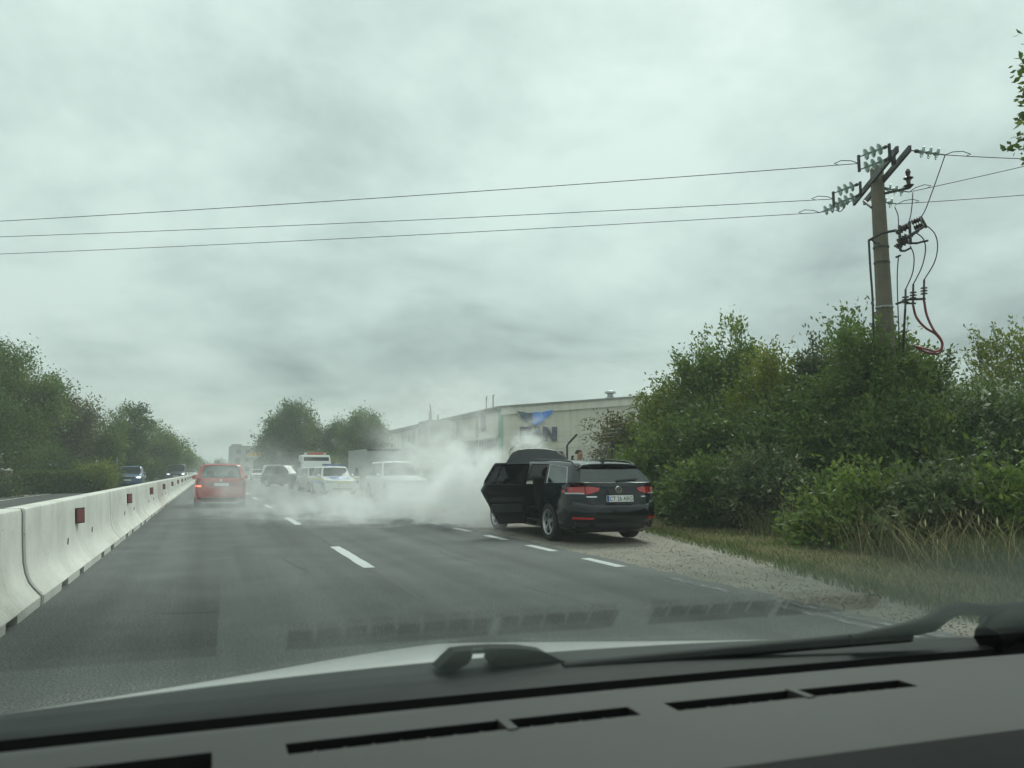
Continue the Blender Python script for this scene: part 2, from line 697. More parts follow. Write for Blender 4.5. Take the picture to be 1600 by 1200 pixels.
shoots.cluster = None
M_BARK = mat('bark', (.055, .045, .035), .9, var=.4, scale=8, bump=.5)
LEAF_DARK = mat_leaf('leaves_dark', (.045, .080, .020), (.098, .160, .034), (.22, .25, .05))
LEAF_MID = mat_leaf('leaves_mid', (.062, .108, .024), (.138, .210, .040), (.26, .29, .06))
LEAF_YEL = mat_leaf('leaves_yellowgreen', (.085, .125, .02), (.19, .23, .034), (.32, .32, .055))
LEAF_GREY = mat_leaf('leaves_grey', (.055, .082, .034), (.11, .145, .058), (.22, .22, .12))
LEAF_ELDER = mat_leaf('leaves_elder', (.055, .095, .026), (.12, .18, .045), (.50, .52, .42))
LEAF_RED = mat_leaf('leaves_russet', (.065, .072, .028), (.13, .125, .045), (.22, .18, .07))


def tree(name, label, cat, base, lobes, n, per, size, leafm, seed, lmin=.4, lmax=1.1, up=.25, wind=(0, 0, 0), trunk_r=.14, group=None, jitter=.1, limb=True, inner=.35, leafname='crown', trunkname='trunk', ratio=.5):
    """lobes relative to the base"""
    rng = np.random.RandomState(seed)
    t = thing(name, label, cat, base, 0, group)
    S, D, LN = shoots(lobes, n, rng, lmin, lmax, up, wind, inner=inner)
    place(leafname, leaf_mesh(leafname, S, D, LN, per, size, rng, jitter, ratio), leafm, t)
    b = MB()
    tops = [Vector(l[:3]) for l in lobes]
    hi = max(tops, key=lambda q: q.z)
    fork = Vector((hi.x * .25, hi.y * .25, max(.3, min(q.z - l[5] * .6 for q, l in zip(tops, lobes)))))
    b.tube([(0, 0, -.1), fork * .5 + Vector((rng.uniform(-.08, .08), rng.uniform(-.08, .08), 0)), fork], [trunk_r * 1.3, trunk_r, trunk_r * .85], 8)
    if limb:
        for q, l in zip(tops, lobes):
            mid = fork.lerp(q, .55) + Vector((rng.uniform(-.2, .2), rng.uniform(-.2, .2), .1))
            b.tube([fork, mid, q, q + Vector((0, 0, l[5] * .6))], [trunk_r * .7, trunk_r * .45, trunk_r * .22, trunk_r * .08], 6)
            for _ in range(5):
                d = Vector(rng.normal(0, 1, 3))
                d.normalize()
                e = q + Vector((d.x * l[3], d.y * l[4], abs(d.z) * l[5])) * .85
                b.tube([mid, mid.lerp(e, .5) + Vector((0, 0, .1)), e], [trunk_r * .3, trunk_r * .17, trunk_r * .06], 5)
    b.build(trunkname, M_BARK, t, True)
    return t


def px_tree(name, label, cat, px, ytop, t, wpx, n, per, size, leafm, seed, base_lift=.28, kind='round', **kw):
    """a tree whose crown top stands at pixel (px, ytop) at camera depth t"""
    base = atz(px, t)
    h = at(px, ytop, t).z
    w = wpx * t / 1200 / 2
    rng = random.Random(seed)
    lb = []
    z0 = h * base_lift
    if kind == 'tall':
        for i in range(4):
            f = i / 3
            lb.append((rng.uniform(-.2, .2) * w, rng.uniform(-.2, .2) * w, z0 + (h - z0) * (.18 + .62 * f), w * (1 - .35 * f), w * (1 - .35 * f), (h - z0) * .24))
    else:
        ch = h - z0
        lb.append((0, 0, z0 + ch * .56, w * .72, w * .72, ch * .44))
        for i in range(6):
            a = i / 6 * 6.28 + rng.uniform(-.4, .4)
            lb.append((math.cos(a) * w * .55, math.sin(a) * w * .5, z0 + ch * rng.uniform(.22, .72), w * rng.uniform(.38, .52), w * .45, ch * rng.uniform(.20, .30)))
    return tree(name, label, cat, base, lb, n, per, size, leafm, seed, trunk_r=max(.05, h * .02), **kw)


GL = 'roadside trees beyond the concrete barrier'
px_tree('tree', 'tall loose-crowned tree above the clipped hedge, tallest of the row beyond the barrier', 'tree', 12, 540, 44, 150, 900, 30, 0.172, LEAF_MID, 11, .22, group=GL, lmin=.6, lmax=1.5, jitter=.22)
px_tree('tree', 'dark dense tree behind the brown gate posts beyond the barrier', 'tree', -55, 585, 38, 150, 700, 30, 0.172, LEAF_DARK, 12, .1, group=GL, lmin=.6, lmax=1.4, jitter=.22)
px_tree('tree', 'russet-tinged tree between the tallest tree and the poplar beyond the barrier', 'tree', 88, 600, 54, 100, 700, 30, 0.198, LEAF_RED, 13, .14, group=GL, lmin=.6, lmax=1.4, jitter=.24)
px_tree('tree', 'lower green tree just before the poplar beyond the barrier', 'tree', 136, 628, 58, 90, 600, 30, 0.198, LEAF_MID, 14, .08, group=GL, lmin=.6, lmax=1.4, jitter=.24)
px_tree('poplar', 'narrow upright poplar rising behind the blue oncoming car', 'tree', 192, 624, 68, 66, 700, 30, 0.198, LEAF_DARK, 15, .05, 'tall', group=GL, up=.9, jitter=.22)
px_tree('tree', 'rounded hazy tree right behind the poplar, over the dark van', 'tree', 238, 664, 84, 90, 700, 26, 0.238, LEAF_MID, 16, .05, group=GL, lmin=.6, lmax=1.6, jitter=.3)
px_tree('tree', 'hazy low tree above the oncoming dark van', 'tree', 264, 690, 104, 62, 450, 26, 0.264, LEAF_MID, 17, .03, group=GL, jitter=.35)
px_tree('tree', 'small hazy tree between the dark van and the red car', 'tree', 285, 704, 134, 44, 350, 22, 0.330, LEAF_MID, 18, .02, group=GL, jitter=.4)
px_tree('tree', 'last hazy tree of the row, where the road disappears beside the red car', 'tree', 299, 716, 185, 36, 300, 22, 0.396, LEAF_MID, 19, .02, group=GL, jitter=.5)
px_tree('bush', 'pale green bush beside the end of the clipped hedge', 'bush', 150, 731, 46, 56, 420, 26, 0.132, LEAF_YEL, 20, .0, jitter=.2, leafname='foliage', trunkname='stem')
px_tree('bush', 'shaggy low bush at the foot of the brown gate posts', 'bush', -14, 752, 36, 60, 350, 22, 0.119, LEAF_GREY, 21, .0, jitter=.2, leafname='foliage', trunkname='stem')
px_tree('bush', 'dark undergrowth bush below the tallest tree behind the clipped hedge', 'bush', 60, 705, 50, 130, 500, 26, 0.172, LEAF_DARK, 22, .0, jitter=.25, leafname='foliage', trunkname='stem')
px_tree('bush', 'dark bush below the poplar behind the blue oncoming car', 'bush', 205, 712, 72, 84, 450, 26, 0.198, LEAF_DARK, 23, .0, jitter=.3, leafname='foliage', trunkname='stem')
px_tree('bush', 'dark green bush at the roadside behind the dark van', 'bush', 255, 722, 100, 60, 350, 22, 0.238, LEAF_DARK, 24, .0, jitter=.3, leafname='foliage', trunkname='stem')


def hedge(px0, px1, t0, t1, h, w, label, seed, n):
    a, b = atz(px0, t0), atz(px1, t1)
    rng = np.random.RandomState(seed)
    th = thing('hedge', label, 'hedge', a, math.atan2((b - a).y, (b - a).x), 'clipped hedges beyond the barrier')
    ln = (b - a).length
    S = rng.rand(n, 3) * np.array([ln, w, h - .12]) - np.array([0, w / 2, 0])
    side = rng.randint(0, 3, n)
    S[side == 0, 1] = -w / 2
    S[side == 1, 2] = h - .12
    D = rng.normal(0, .6, (n, 3)) + np.array([0, -.2, .5])
    D /= np.linalg.norm(D, axis=1, keepdims=True)
    place('foliage', leaf_mesh('foliage', S, D, rng.uniform(.1, .28, n), 12, .13, rng, .06), LEAF_DARK, th)
    for i in range(int(ln / .8)):
        s = MB()
        s.tube([(i * .8 + .3, 0, -.05), (i * .8 + .3 + rng.uniform(-.1, .1), 0, h * .8)], [.04, .02], 6)
        s.build('stem', M_BARK, th)


hedge(16, 122, 41, 45, 1.15, 1.2, 'long clipped dark hedge in front of the tallest tree', 31, 1500)
hedge(128, 178, 50, 53, 1.05, 1.0, 'shorter clipped hedge before the blue oncoming car', 32, 800)

GC = 'trees in front of the long hall'
px_tree('tree', 'big round dark tree beside the fuel station', 'tree', 458, 630, 96, 108, 1300, 30, 0.264, LEAF_DARK, 41, .12, group=GC, lmin=.7, lmax=1.8, jitter=.32)
px_tree('tree', 'smaller tree between the big round tree and the feathery one', 'tree', 523, 652, 98, 44, 500, 26, 0.264, LEAF_DARK, 42, .05, 'tall', group=GC, jitter=.3, up=.6)
px_tree('tree', 'feathery tree at the end of the long hall, behind the grey container', 'tree', 566, 640, 92, 66, 800, 30, 0.251, LEAF_MID, 43, .05, group=GC, lmin=.8, lmax=2.0, up=.7, jitter=.3)
px_tree('bush', 'yellow-green bush below the trees behind the truck light bar', 'bush', 497, 706, 84, 44, 400, 22, 0.198, LEAF_YEL, 44, .0, jitter=.3, leafname='foliage', trunkname='stem')
px_tree('bush', 'dark bush between the white van and the big round tree', 'bush', 455, 700, 100, 90, 500, 22, 0.238, LEAF_DARK, 45, .0, jitter=.3, leafname='foliage', trunkname='stem')
px_tree('bush', 'dark bush below the feathery tree behind the police car', 'bush', 545, 700, 88, 90, 500, 22, 0.224, LEAF_DARK, 46, .0, jitter=.3, leafname='foliage', trunkname='stem')
px_tree('tree', 'little far tree over the roof of the red car', 'tree', 344, 716, 260, 18, 200, 19, 0.528, LEAF_DARK, 47, .0, jitter=.5)
px_tree('tree', 'far low tree where the road vanishes', 'tree', 322, 724, 330, 34, 200, 19, 0.660, LEAF_MID, 48, .0, jitter=.6)

# the overgrown hedge bank on the verge
GR = 'shrubs on the verge by the pole'
RB = [
    ('scruffy shrub half over the wire fence behind the black car', 1000, 640, 22.5, 100, 900, LEAF_RED, .3),
    ('low shrub beside the rear of the black car, below the fence', 1030, 668, 19.5, 110, 800, LEAF_MID, .3),
    ('olive shrub rising behind the black car towards the wind-bent one', 1060, 585, 22, 130, 1000, LEAF_YEL, .4),
    ('tall wind-bent shrub with long upright shoots', 1140, 506, 21, 160, 1600, LEAF_MID, .9),
    ('round yellow-green shrub between the wind-bent one and the pole', 1205, 560, 18.5, 150, 1300, LEAF_YEL, .45),
    ('dark dense shrub before the wind-bent one, reaching to the grass', 1120, 640, 17.5, 170, 1300, LEAF_DARK, .3),
    ('grey-green leafy shrub with spiky shoots beside the pole', 1285, 545, 17.5, 120, 1200, LEAF_GREY, .8),
    ('tall bushy shrub hiding the foot of the pole', 1362, 478, 15.6, 190, 2000, LEAF_MID, .55),
    ('dark shrub with one thin raised shoot on the far side of the pole', 1450, 560, 16, 130, 1300, LEAF_DARK, .5),
    ('big dark shrub at the middle of the bank below the pole', 1270, 625, 15.5, 220, 1800, LEAF_DARK, .3),
    ('yellow-green tree behind the shrubs beyond the pole', 1590, 530, 20, 190, 2300, LEAF_YEL, .5),
    ('elder shrub with small white flower heads', 1560, 610, 14, 190, 2200, LEAF_ELDER, .25),
    ('low dark shrub in front of the elder', 1440, 640, 13.5, 170, 1400, LEAF_DARK, .3),
    ('pale low shrub at the front of the bank', 1195, 722, 14.2, 110, 800, LEAF_GREY, .35),
    ('small green shrub in the grass near the pale low one', 1105, 735, 15, 90, 600, LEAF_DARK, .3),
    ('low leafy weed bush in the grass below the pole', 1330, 772, 10.6, 150, 420, LEAF_MID, .35),
    ('low grey-green weed bush between the elder and the gravel', 1465, 764, 9.6, 170, 420, LEAF_GREY, .4),
    ('low weed bush at the picture edge below the elder', 1590, 758, 9.2, 180, 420, LEAF_MID, .35),
]
WND = (-.28, .12, 0)
for i, (lab, px, yt, t, wp, n, lm, up) in enumerate(RB):
    t = t + (2.0 if t < 18 else 1.0)
    px_tree('shrub', lab, 'shrub', px, yt + 2, t, wp, int(n * 1.35), 16, .115, lm, 60 + i, -.02, group=GR, lmin=.3, lmax=.95, up=up, wind=WND, jitter=.06, leafname='foliage', trunkname='stem', ratio=.45, inner=.45)
# thin raised shoots over the hedge line
rng0 = np.random.RandomState(77)


def sprig(px, py0, py1, t, label, lean):
    base = atz(px, t)
    z0, z1 = at(px, py0, t).z, at(px, py1, t).z
    th = thing('young_shoot', label, 'shrub', base)
    n = 90
    f = rng0.rand(n)
    S = np.stack([lean * f ** 1.6 + rng0.normal(0, .09, n) * (1.1 - f), rng0.normal(0, .09, n) * (1.1 - f), z0 + (z1 - z0) * f], 1)
    D = rng0.normal(0, .8, (n, 3)) + np.array([0, 0, .7])
    D /= np.linalg.norm(D, axis=1, keepdims=True)
    place('foliage', leaf_mesh('foliage', S, D, rng0.uniform(.05, .22, n) * (1.2 - f), 7, .085, rng0, .03), LEAF_MID, th)
    s = MB()
    s.tube([(0, 0, -.05), (0, 0, z0), (lean * .33, 0, (z0 + z1) / 2), (lean, 0, z1)], [.03, .02, .013, .004], 6)
    s.build('stem', M_BARK, th)


sprig(1482, 640, 546, 17.4, 'thin leafy shoot standing clear of the hedge beyond the pole', .30)

# overhanging tree whose outer leaves reach the picture's edge
ot = atz(1712, 9.0)
tree('tree', 'tree reaching over the verge with only its outermost leaves in view', 'tree', ot,
     [(0.0, 0, 5.65, .38, .5, .75), (.25, 0, 6.6, .45, .5, .6), (.6, .2, 5.9, .7, .8, 1.0)], 420, 10, .10, LEAF_DARK, 90, lmin=.15, lmax=.35, up=.1, trunk_r=.1, jitter=.05, limb=True)


# grass on the verge
def blades(name, P, h, w, lean, m, rng, heads=0.0):
    n = len(P)
    a = rng.rand(n) * 6.283
    H = h * rng.uniform(.5, 1.3, n)
    s = np.stack([np.cos(a), np.sin(a), np.zeros(n)], 1)
    b = rng.rand(n) * 6.283
    ln = np.stack([np.cos(b), np.sin(b), np.zeros(n)], 1) * (lean * H * rng.uniform(.3, 1.6, n))[:, None] + np.array([-.10, .04, 0]) * H[:, None]
    z = np.array([0, 0, 1.0])
    ww = (w * rng.uniform(.7, 1.4, n))[:, None]
    p0 = P - s * ww
    p1 = P + s * ww
    mid = P + z * (H * .55)[:, None] + ln * .35
    p2 = mid - s * ww * .8
    p3 = mid + s * ww * .8
    tip = P + z * H[:, None] + ln
    V = np.stack([p0, p1, p3, p2, tip + s * ww * .1, tip - s * ww * .1], 1)
    F = np.array([[0, 1, 2, 3], [3, 2, 4, 5]])[None] + (np.arange(n) * 6)[:, None, None]
    Vs, Fs = V.reshape(-1, 3), F.reshape(-1, 4)
    tone = np.repeat(rng.rand(n), 6)
    if heads > 0:
        hk = rng.rand(n) < heads
        tip, s = tip[hk], s[hk]
        n = int(hk.sum())
        hs = .030 * rng.uniform(.6, 1.4, n)[:, None]
        c = tip
        q0 = c - z * hs * 1.6
        q1 = c + s * hs * .35
        q2 = c + z * hs * 1.6
        q3 = c - s * hs * .35
        HV = np.stack([q0, q1, q2, q3], 1).reshape(-1, 3)
        HF = np.arange(len(HV)).reshape(-1, 4) + len(Vs)
        Vs = np.concatenate([Vs, HV])
        Fs = np.concatenate([Fs, HF])
        tone = np.concatenate([tone, np.full(len(HV), .97)])
    me = npmesh(name, Vs, Fs)
    at2 = me.attributes.new('tone', 'FLOAT', 'POINT')
    at2.data.foreach_set('value', tone.astype(np.float32))
    return tag(place(name, me, m), kind='stuff')


GRASS_G = mat_leaf('grass_green', (.065, .105, .024), (.12, .165, .042), (.28, .26, .11), .3)
GRASS_D = mat_leaf('grass_dry', (.22, .185, .085), (.38, .33, .17), (.50, .44, .26), .3)
GRASS_T = mat_leaf('grass_tall', (.055, .08, .024), (.12, .14, .045), (.24, .22, .12), .3)
rg = np.random.RandomState(8)


def verge(n, d0, d1, y0, y1, pw=1.4, thin=None):
    Y = y0 + rg.rand(n) ** pw * (y1 - y0)
    xg_ = np.array([xgrass(q) for q in Y])
    X = xg_ + d0 + rg.rand(n) * (d1 - d0)
    P = np.stack([X, Y, np.full(n, -.03)], 1)
    if thin is not None:
        k = thin(P)
        P = P[rg.rand(n) < k]
    return P


def fbm(P, s, ph=0):
    return .5 + .25 * np.sin(P[:, 0] * s + ph) * np.cos(P[:, 1] * s * .8 + ph * 2) + .25 * np.sin(P[:, 0] * s * 2.3 + P[:, 1] * s * 1.7 + ph)


blades('grass', verge(52000, -.12, 5.5, 3.2, 30, 1.5), .11, .006, .55, GRASS_G, rg)
blades('dry_grass', verge(44000, .45, 2.6, 3.5, 24, 1.4, lambda P: np.clip(fbm(P, 1.1, 1.0) * 1.7 - .2, .1, 1)), .10, .006, .9, GRASS_D, rg)
blades('meadow_grass', verge(9000, 1.9, 5.2, 4, 20, 1.2, lambda P: np.clip(fbm(P, .9, 2.2) * 1.4, .2, 1)), .42, .006, .4, GRASS_T, rg)


def tallspots(n):
    c = [(9.6, 8.2, .9), (10.4, 9.8, .9), (9.0, 6.6, .8), (11.2, 8.4, 1.0), (8.9, 10.2, .5), (10.0, 12.0, .6), (9.2, 5.2, .8), (8.6, 7.2, .5), (8.4, 8.6, .4), (9.0, 9.4, .5)]
    k = rg.randint(0, len(c), n)
    c = np.array(c)
    P = np.stack([c[k, 0] + rg.normal(0, 1, n) * c[k, 2], c[k, 1] + rg.normal(0, 1, n) * c[k, 2], np.full(n, -.03)], 1)
    return P[P[:, 0] > np.array([xgrass(q) for q in P[:, 1]]) + 1.6]


blades('weeds', tallspots(2200), .50, .0055, .6, GRASS_T, rg, .05)
blades('dry_stalks', tallspots(900), .78, .0035, .75, GRASS_D, rg, .10)


def leftgrass(n):
    Y = 14 + rg.rand(n) * 60
    X = -9.2 - rg.rand(n) * 5
    return np.stack([X, Y, np.full(n, -.03)], 1)


blades('grass', leftgrass(9000), .22, .02, .5, GRASS_G, rg)

# ------------------------------------------------------------------ concrete barrier
M_CONC = mat('pale_concrete', (.50, .49, .44), .8, var=.07, scale=2.2, bump=.12, bscale=45)


def concrete_mat():
    m, t, o = newmat('barrier_concrete')
    g_ = N(t, 'ShaderNodeTexCoord')
    oi = N(t, 'ShaderNodeObjectInfo')
    off = N(t, 'ShaderNodeVectorMath', operation='ADD')
    L(t, g_.outputs['Object'], off.inputs[0])
    L(t, math_(t, 'MULTIPLY', oi.outputs['Random'], 60.0), off.inputs[1])
    a = N(t, 'ShaderNodeTexNoise', i_Scale=1.3, i_Detail=7.0, i_Roughness=.62)
    L(t, off.outputs[0], a.inputs['Vector'])
    mpn = N(t, 'ShaderNodeMapping', i_Scale=(1, 3.5, .5))
    L(t, off.outputs[0], mpn.inputs[0])
    b = N(t, 'ShaderNodeTexNoise', i_Scale=1.0, i_Detail=5.0, i_Roughness=.65)
    L(t, mpn.outputs[0], b.inputs['Vector'])
    c = N(t, 'ShaderNodeTexNoise', i_Scale=30.0, i_Detail=3.0)
    L(t, off.outputs[0], c.inputs['Vector'])
    base = ramp(t, a.outputs[0], [(.28, (.50, .49, .445)), (.55, (.64, .63, .585)), (.75, (.70, .69, .645))])

    def mul(col, fac_col):
        q = N(t, 'ShaderNodeMix', data_type='RGBA', blend_type='MULTIPLY')
        q.inputs['Factor'].default_value = 1
        L(t, col, q.inputs['A'])
        L(t, fac_col, q.inputs['B'])
        return q.outputs['Result']
    base = mul(base, ramp(t, b.outputs[0], [(.30, (.86, .86, .84)), (.50, (1, 1, 1))]))
    base = mul(base, ramp(t, c.outputs[0], [(.27, (.5, .49, .45)), (.35, (1, 1, 1))]))
    p = N(t, 'ShaderNodeBsdfPrincipled', i_Roughness=.85)
    p.inputs['Specular IOR Level'].default_value = .25
    L(t, base, p.inputs['Base Color'])
    bp = N(t, 'ShaderNodeBump', i_Strength=.2, i_Distance=.008)
    L(t, c.outputs[0], bp.inputs['Height'])
    L(t, bp.outputs[0], p.inputs['Normal'])
    L(t, p.outputs[0], o.inputs[0])
    return m


M_BARR = concrete_mat()
M_REFL = mat('reflector_red', (.17, .018, .014), .4, var=.25, scale=60)
BL = 6.7
prof = [(.30, .0), (.30, .085), (.285, .10), (.235, .155), (.19, .215), (.155, .30), (.132, .40), (.118, .55), (.106, .72), (.098, .86), (.092, .888), (.078, .90)]


def barrier_mesh():
    b = MB()
    LL = BL - .075
    cuts = [0]
    notch = [(.95, 1.35), (2.15, 2.5), (LL - 2.5, LL - 2.15), (LL - 1.35, LL - .95)]
    st = [(0.0, 0, 1), (.018, 0, 0)]
    for a, c in notch:
        st += [(a, 0, 0), (a + .001, 1, 0), (c, 1, 0), (c + .001, 0, 0)]
    st += [(LL - .018, 0, 0), (LL, 0, 1)]
    rows = []
    for yv, nt, end in st:
        pr = []
        for (x, z) in prof:
            if nt and z < .08:
                z = .075
            sh = .016 if end else 0
            pr.append((x - sh, yv, max(z - (sh if z > .85 else 0), 0)))
        rows.append([(-x, yy_, z) for x, yy_, z in pr] + pr[::-1])
    b.grid(rows)
    n = len(rows[0])
    b.add(rows[0], [tuple(range(n))])
    b.add(rows[-1], [tuple(range(n))[::-1]])
    # closing faces under the block
    for (r0, r1) in zip(rows, rows[1:]):
        b.add([r0[0], r0[-1], r1[-1], r1[0]], [(0, 1, 2, 3)])
    me = b.mesh('barrier_block', True, 28)
    me.materials.append(M_BARR)
    return me


bme = barrier_mesh()
rfb = MB()
rfb.bb(-.006, .006, -.118, .118, -.1, .1, 0)
rfb.bb(.004, .010, -.096, .096, -.084, .084, 1)
rfb.add([(-.005, -.13, -.09), (-.005, .13, -.09), (-.085, .13, -.09), (-.005, -.13, .09), (-.005, .13, .09), (-.085, .13, .09)], [(0, 1, 2), (3, 5, 4), (0, 3, 4, 1), (1, 4, 5, 2), (2, 5, 3, 0)], 0)
rme = rfb.mesh('reflector')
rme.materials.append(M_BLACK)
rme.materials.append(M_REFL)
jb = MB()
jpr = [(-x * .93 + 0, z * .985 + .012) for x, z in prof] + [(x * .93, z * .985 + .012) for x, z in prof[::-1]]
jb.prism(jpr, lambda u, v, d: Vector((u, d, v)), 0, .035)  # dark prism added in the gap to stand for the groove's shade
jme = jb.mesh('joint_shade')
M_JOINT = mat('joint_shade_grey', (.085, .09, .085), .9)
jme.materials.append(M_JOINT)
lftm = MB()
lftm.tube([(0, 0, -.04), (0, 0, .04)], .006, 6)
lme = lftm.mesh('lifting_slot')
lme.materials.append(M_BLACK)
ordn = ['barrier block beside the bonnet, cut off by the picture edge', 'barrier block with the largest red reflector in view', 'barrier block next after the one with the largest reflector', 'third barrier block with a whole reflector in view, counted from the bonnet', 'fourth barrier block with a whole reflector in view, counted from the bonnet', 'fifth barrier block with a whole reflector, just before the red car']
for k in range(30):
    y0 = 1.83 + BL * k
    lab = 'pale concrete ' + ordn[k] if k < len(ordn) else 'pale concrete barrier block at the far end of the row, well beyond the red car'
    if 6 <= k < 12:
        lab = 'pale concrete %s barrier block counted from the bonnet, beyond the red car' % ['seventh', 'eighth', 'ninth', 'tenth', 'eleventh', 'twelfth'][k - 6]
    o = thing('barrier_block', lab, 'barrier', (-1.71 + (0 if k < 12 else -.00012 * (k - 12) ** 2 * 6), y0, 0), rj.uniform(-.0018, .0018), 'concrete barrier blocks along the middle of the road')
    place('concrete_body', bme, M_BARR, o)
    place('joint_shade', jme, M_JOINT, o).location = (0, BL - .045, 0)
    for sd_ in (1, -1):
        r = place('reflector', rme, M_BLACK, o)
        r.location = (sd_ * .150, 3.0, .672)
        r.rotation_euler = (0, R_(-4), R_(-17) if sd_ > 0 else R_(180 - 17))
    for yl in (2.25, 4.3):
        q = place('lifting_slot', lme, M_BLACK, o)
        q.location = (.142, yl, .40)


# ------------------------------------------------------------------ cars
def paint(name, col, rough=.25, coat=.7, dirt=.15):
    m = mat(name, col, rough, var=dirt, scale=3.0, coat=coat, detail=6)
    return m


class Car:
    """A car built over a cage of rows (heights) and columns (round the plan), smoothed, then split into its parts. +y is the front."""
    NC = 15

    def __init__(s, root, L_, W_, H_, body, wheelbase, rear_over, belt=(.96, 1.0), hood=(.74, .96), cowl=.95, wtop=.25, gb=-2.24, gt=-1.95, pillars=None,
                 wheel_r=.32, zb=.19, tumble=.76, glass=None, quarter=True, hero=False, nose=.30, tail=.12, van=False, cells=None, boxy=0.0, open_door=None, open_hood=0.0, roofdrop=0.0,
                 roofmat=None, hoodmat=None, doorband=None):
        s.root, s.L, s.W, s.H = root, L_, W_, H_
        hw = W_ / 2
        yR, yF = -L_ / 2, L_ / 2
        s.ya = yR + rear_over
        s.yf = s.ya + wheelbase
        s.wr, s.hero = wheel_r, hero
        glass = glass or M_DGLASS
        # side columns y at body rows and at the glass rows
        p = pillars
        low = [yR, yR, yR + .035, yR + nose * .45 + (.15 if hero else 0), p['q0'] - .12, p['q1'], p['d0'], p['b0'], p['b1'], p['a0'] + .12, (p['a0'] + yF) / 2 + .12, yF - nose, yF - nose * .36, yF - .03, yF]
        fx = [0, .44, .80, .975, 1, 1, 1, 1, 1, 1, .99, .94, .74, .40, 0]
        rowdef = [  # z rear, z side, z front, width, rear inset, front inset
            (zb, zb, zb, .84, .16, .20),
            (zb + .05, zb + .03, zb + .04, .95, .05, .06),
            (.40, .40, .38, .995, .0, .0),
            (.58, .60, .50, 1.0, -.005, -.005),
            (belt[0] - .20, .78, hood[0] - .09, 1.0, .035, .04),
            (belt[0] - .07, belt[1] - .10, hood[0], .985, tail * .6, .10),
        ]
        if hero:
            fx[2], fx[3] = .66, .87
        rows = []
        for ri, (zr, zs, zf, w, ir, if_) in enumerate(rowdef):
            row = []
            for c in range(s.NC):
                x = fx[c] * hw * w
                yv = low[c]
                if c <= 3:
                    yv += ir
                if c >= 11:
                    yv -= if_
                if c == 6 and ri >= 1:
                    yv += [0, .34, .25, .13, .0, -.07][ri] * (1 if quarter else 0)
                f = (c - 8) / 3.0
                z = zr if c <= 3 else zs if c <= 8 else zf if c >= 11 else zs + (zf - zs) * f
                if c == 4:
                    z = (zr + zs) / 2
                row.append(Vector((x, yv, z)))
            rows.append(row)
        gx6 = [0, .42, .80, .90, .93, .94, .945, .95, .95, .93, .83, .72, .52, .27, 0]
        gy6 = [gb, gb, gb + .02, gb + .14, p['q0'], p['q1'], p['d0'], p['b0'], p['b1'], p['a0'], cowl - .13, cowl - .06, cowl - .02, cowl, cowl]
        zb6 = lambda y_: belt[0] + (belt[1] - belt[0]) * 0 + (belt[1] - belt[0]) * (y_ - gb) / (cowl - gb)
        r6 = [Vector((gx6[c] * hw, gy6[c], (zb6(gy6[c]) if c < 10 else hood[1] + .02 * (1 - gx6[c]) + .0))) for c in range(s.NC)]
        q0t, q1t = p.get('q0t', p['q0'] + .2), p.get('q1t', p['q1'] + .1)
        gy7 = [gt, gt, gt + .01, gt + .08, q0t, q1t, p.get('d0t', p['d0'] + .08), p['b0'] - .0, p['b1'] - .0, wtop - .2, wtop - .1, wtop - .05, wtop - .02, wtop, wtop]
        if gy7[8] > gy7[9] - .1:
            gy7[9] = gy7[8] + .12
            for c in range(10, 15):
                gy7[c] = max(gy7[c], gy7[9] + .05)
        gx7 = [0, .42, .80, .94, .985, 1, 1, 1, 1, .985, .90, .80, .58, .30, 0]
        r7 = [Vector((gx7[c] * hw * tumble, gy7[c], H_ - .085 + (.035 * (1 - gx7[c]) if (c < 3 or c > 9) else 0) - (.02 if c in (3, 4) else 0))) for c in range(s.NC)]
        cyy = (gt + wtop) / 2
        r8 = [Vector((v.x * .93, v.y + (.03 if c < 4 else -.05 if c > 9 else 0) * 1, H_ - .035 + .02 * (1 - gx7[c]))) for c, v in enumerate(r7)]
        r9 = [Vector((v.x * .50, v.y * .9 + cyy * .1, H_ - .004)) for v in r8]
        for rw in (r7, r8, r9):
            for v in rw:
                v.z -= roofdrop * (max(0, wtop - .3 - v.y) / (wtop - .3 - gt)) ** 2
        # bonnet row between body shoulder and glass base
        r5b = []
        for c in range(s.NC):
            a, b_ = rows[5][c], r6[c]
            v = a.lerp(b_, .5 if c < 10 else .15)
            if c >= 10:
                v.z += .02
                if c == 10:
                    v.x = a.x * .5 + b_.x * .5 + .06
            r5b.append(v)
        rows += [r5b, r6, r7, r8, r9]
        NR = len(rows)
        bm = bmesh.new()
        VR, VL = [], []
        for row in rows:
            a, b_ = [], []
            for c, v in enumerate(row):
                q = bm.verts.new(v)
                a.append(q)
                b_.append(q if c in (0, s.NC - 1) else bm.verts.new((-v.x, v.y, v.z)))
            VR.append(a)
            VL.append(b_)
        # parts: 0 body 1 glass sides 2 rear glass 3 windscreen 4 bonnet 5 black pillar 6 left door 7 left door glass 8 roof
        cells = cells or {}
        door_cols = (6, 7) if open_door == 'rear' else (8, 9, ) if open_door == 'front' else None
        gi = 7

        def kind(ri, c, left):
            if ri == gi:
                if c < 2:
                    return 2
                if c >= 10:
                    return 3
                if c in (4,) and quarter and not van:
                    k = 1
                elif c in (6, 8) and not (van and c == 6):
                    k = 1
                elif c in (5, 7):
                    k = 5
                else:
                    k = 0
                if left and open_door == 'rear' and c == 6:
                    return 7
                if left and open_door == 'front' and c == 8:
                    return 7
                return k
            if ri == 6 and c >= 10:
                return 4
            if left and open_door == 'rear' and c == 6 and 1 <= ri < gi:
                return 6
            if left and open_door == 'front' and c == 8 and 1 <= ri < gi:
                return 6
            if ri >= 9:
                return 8
            return 0
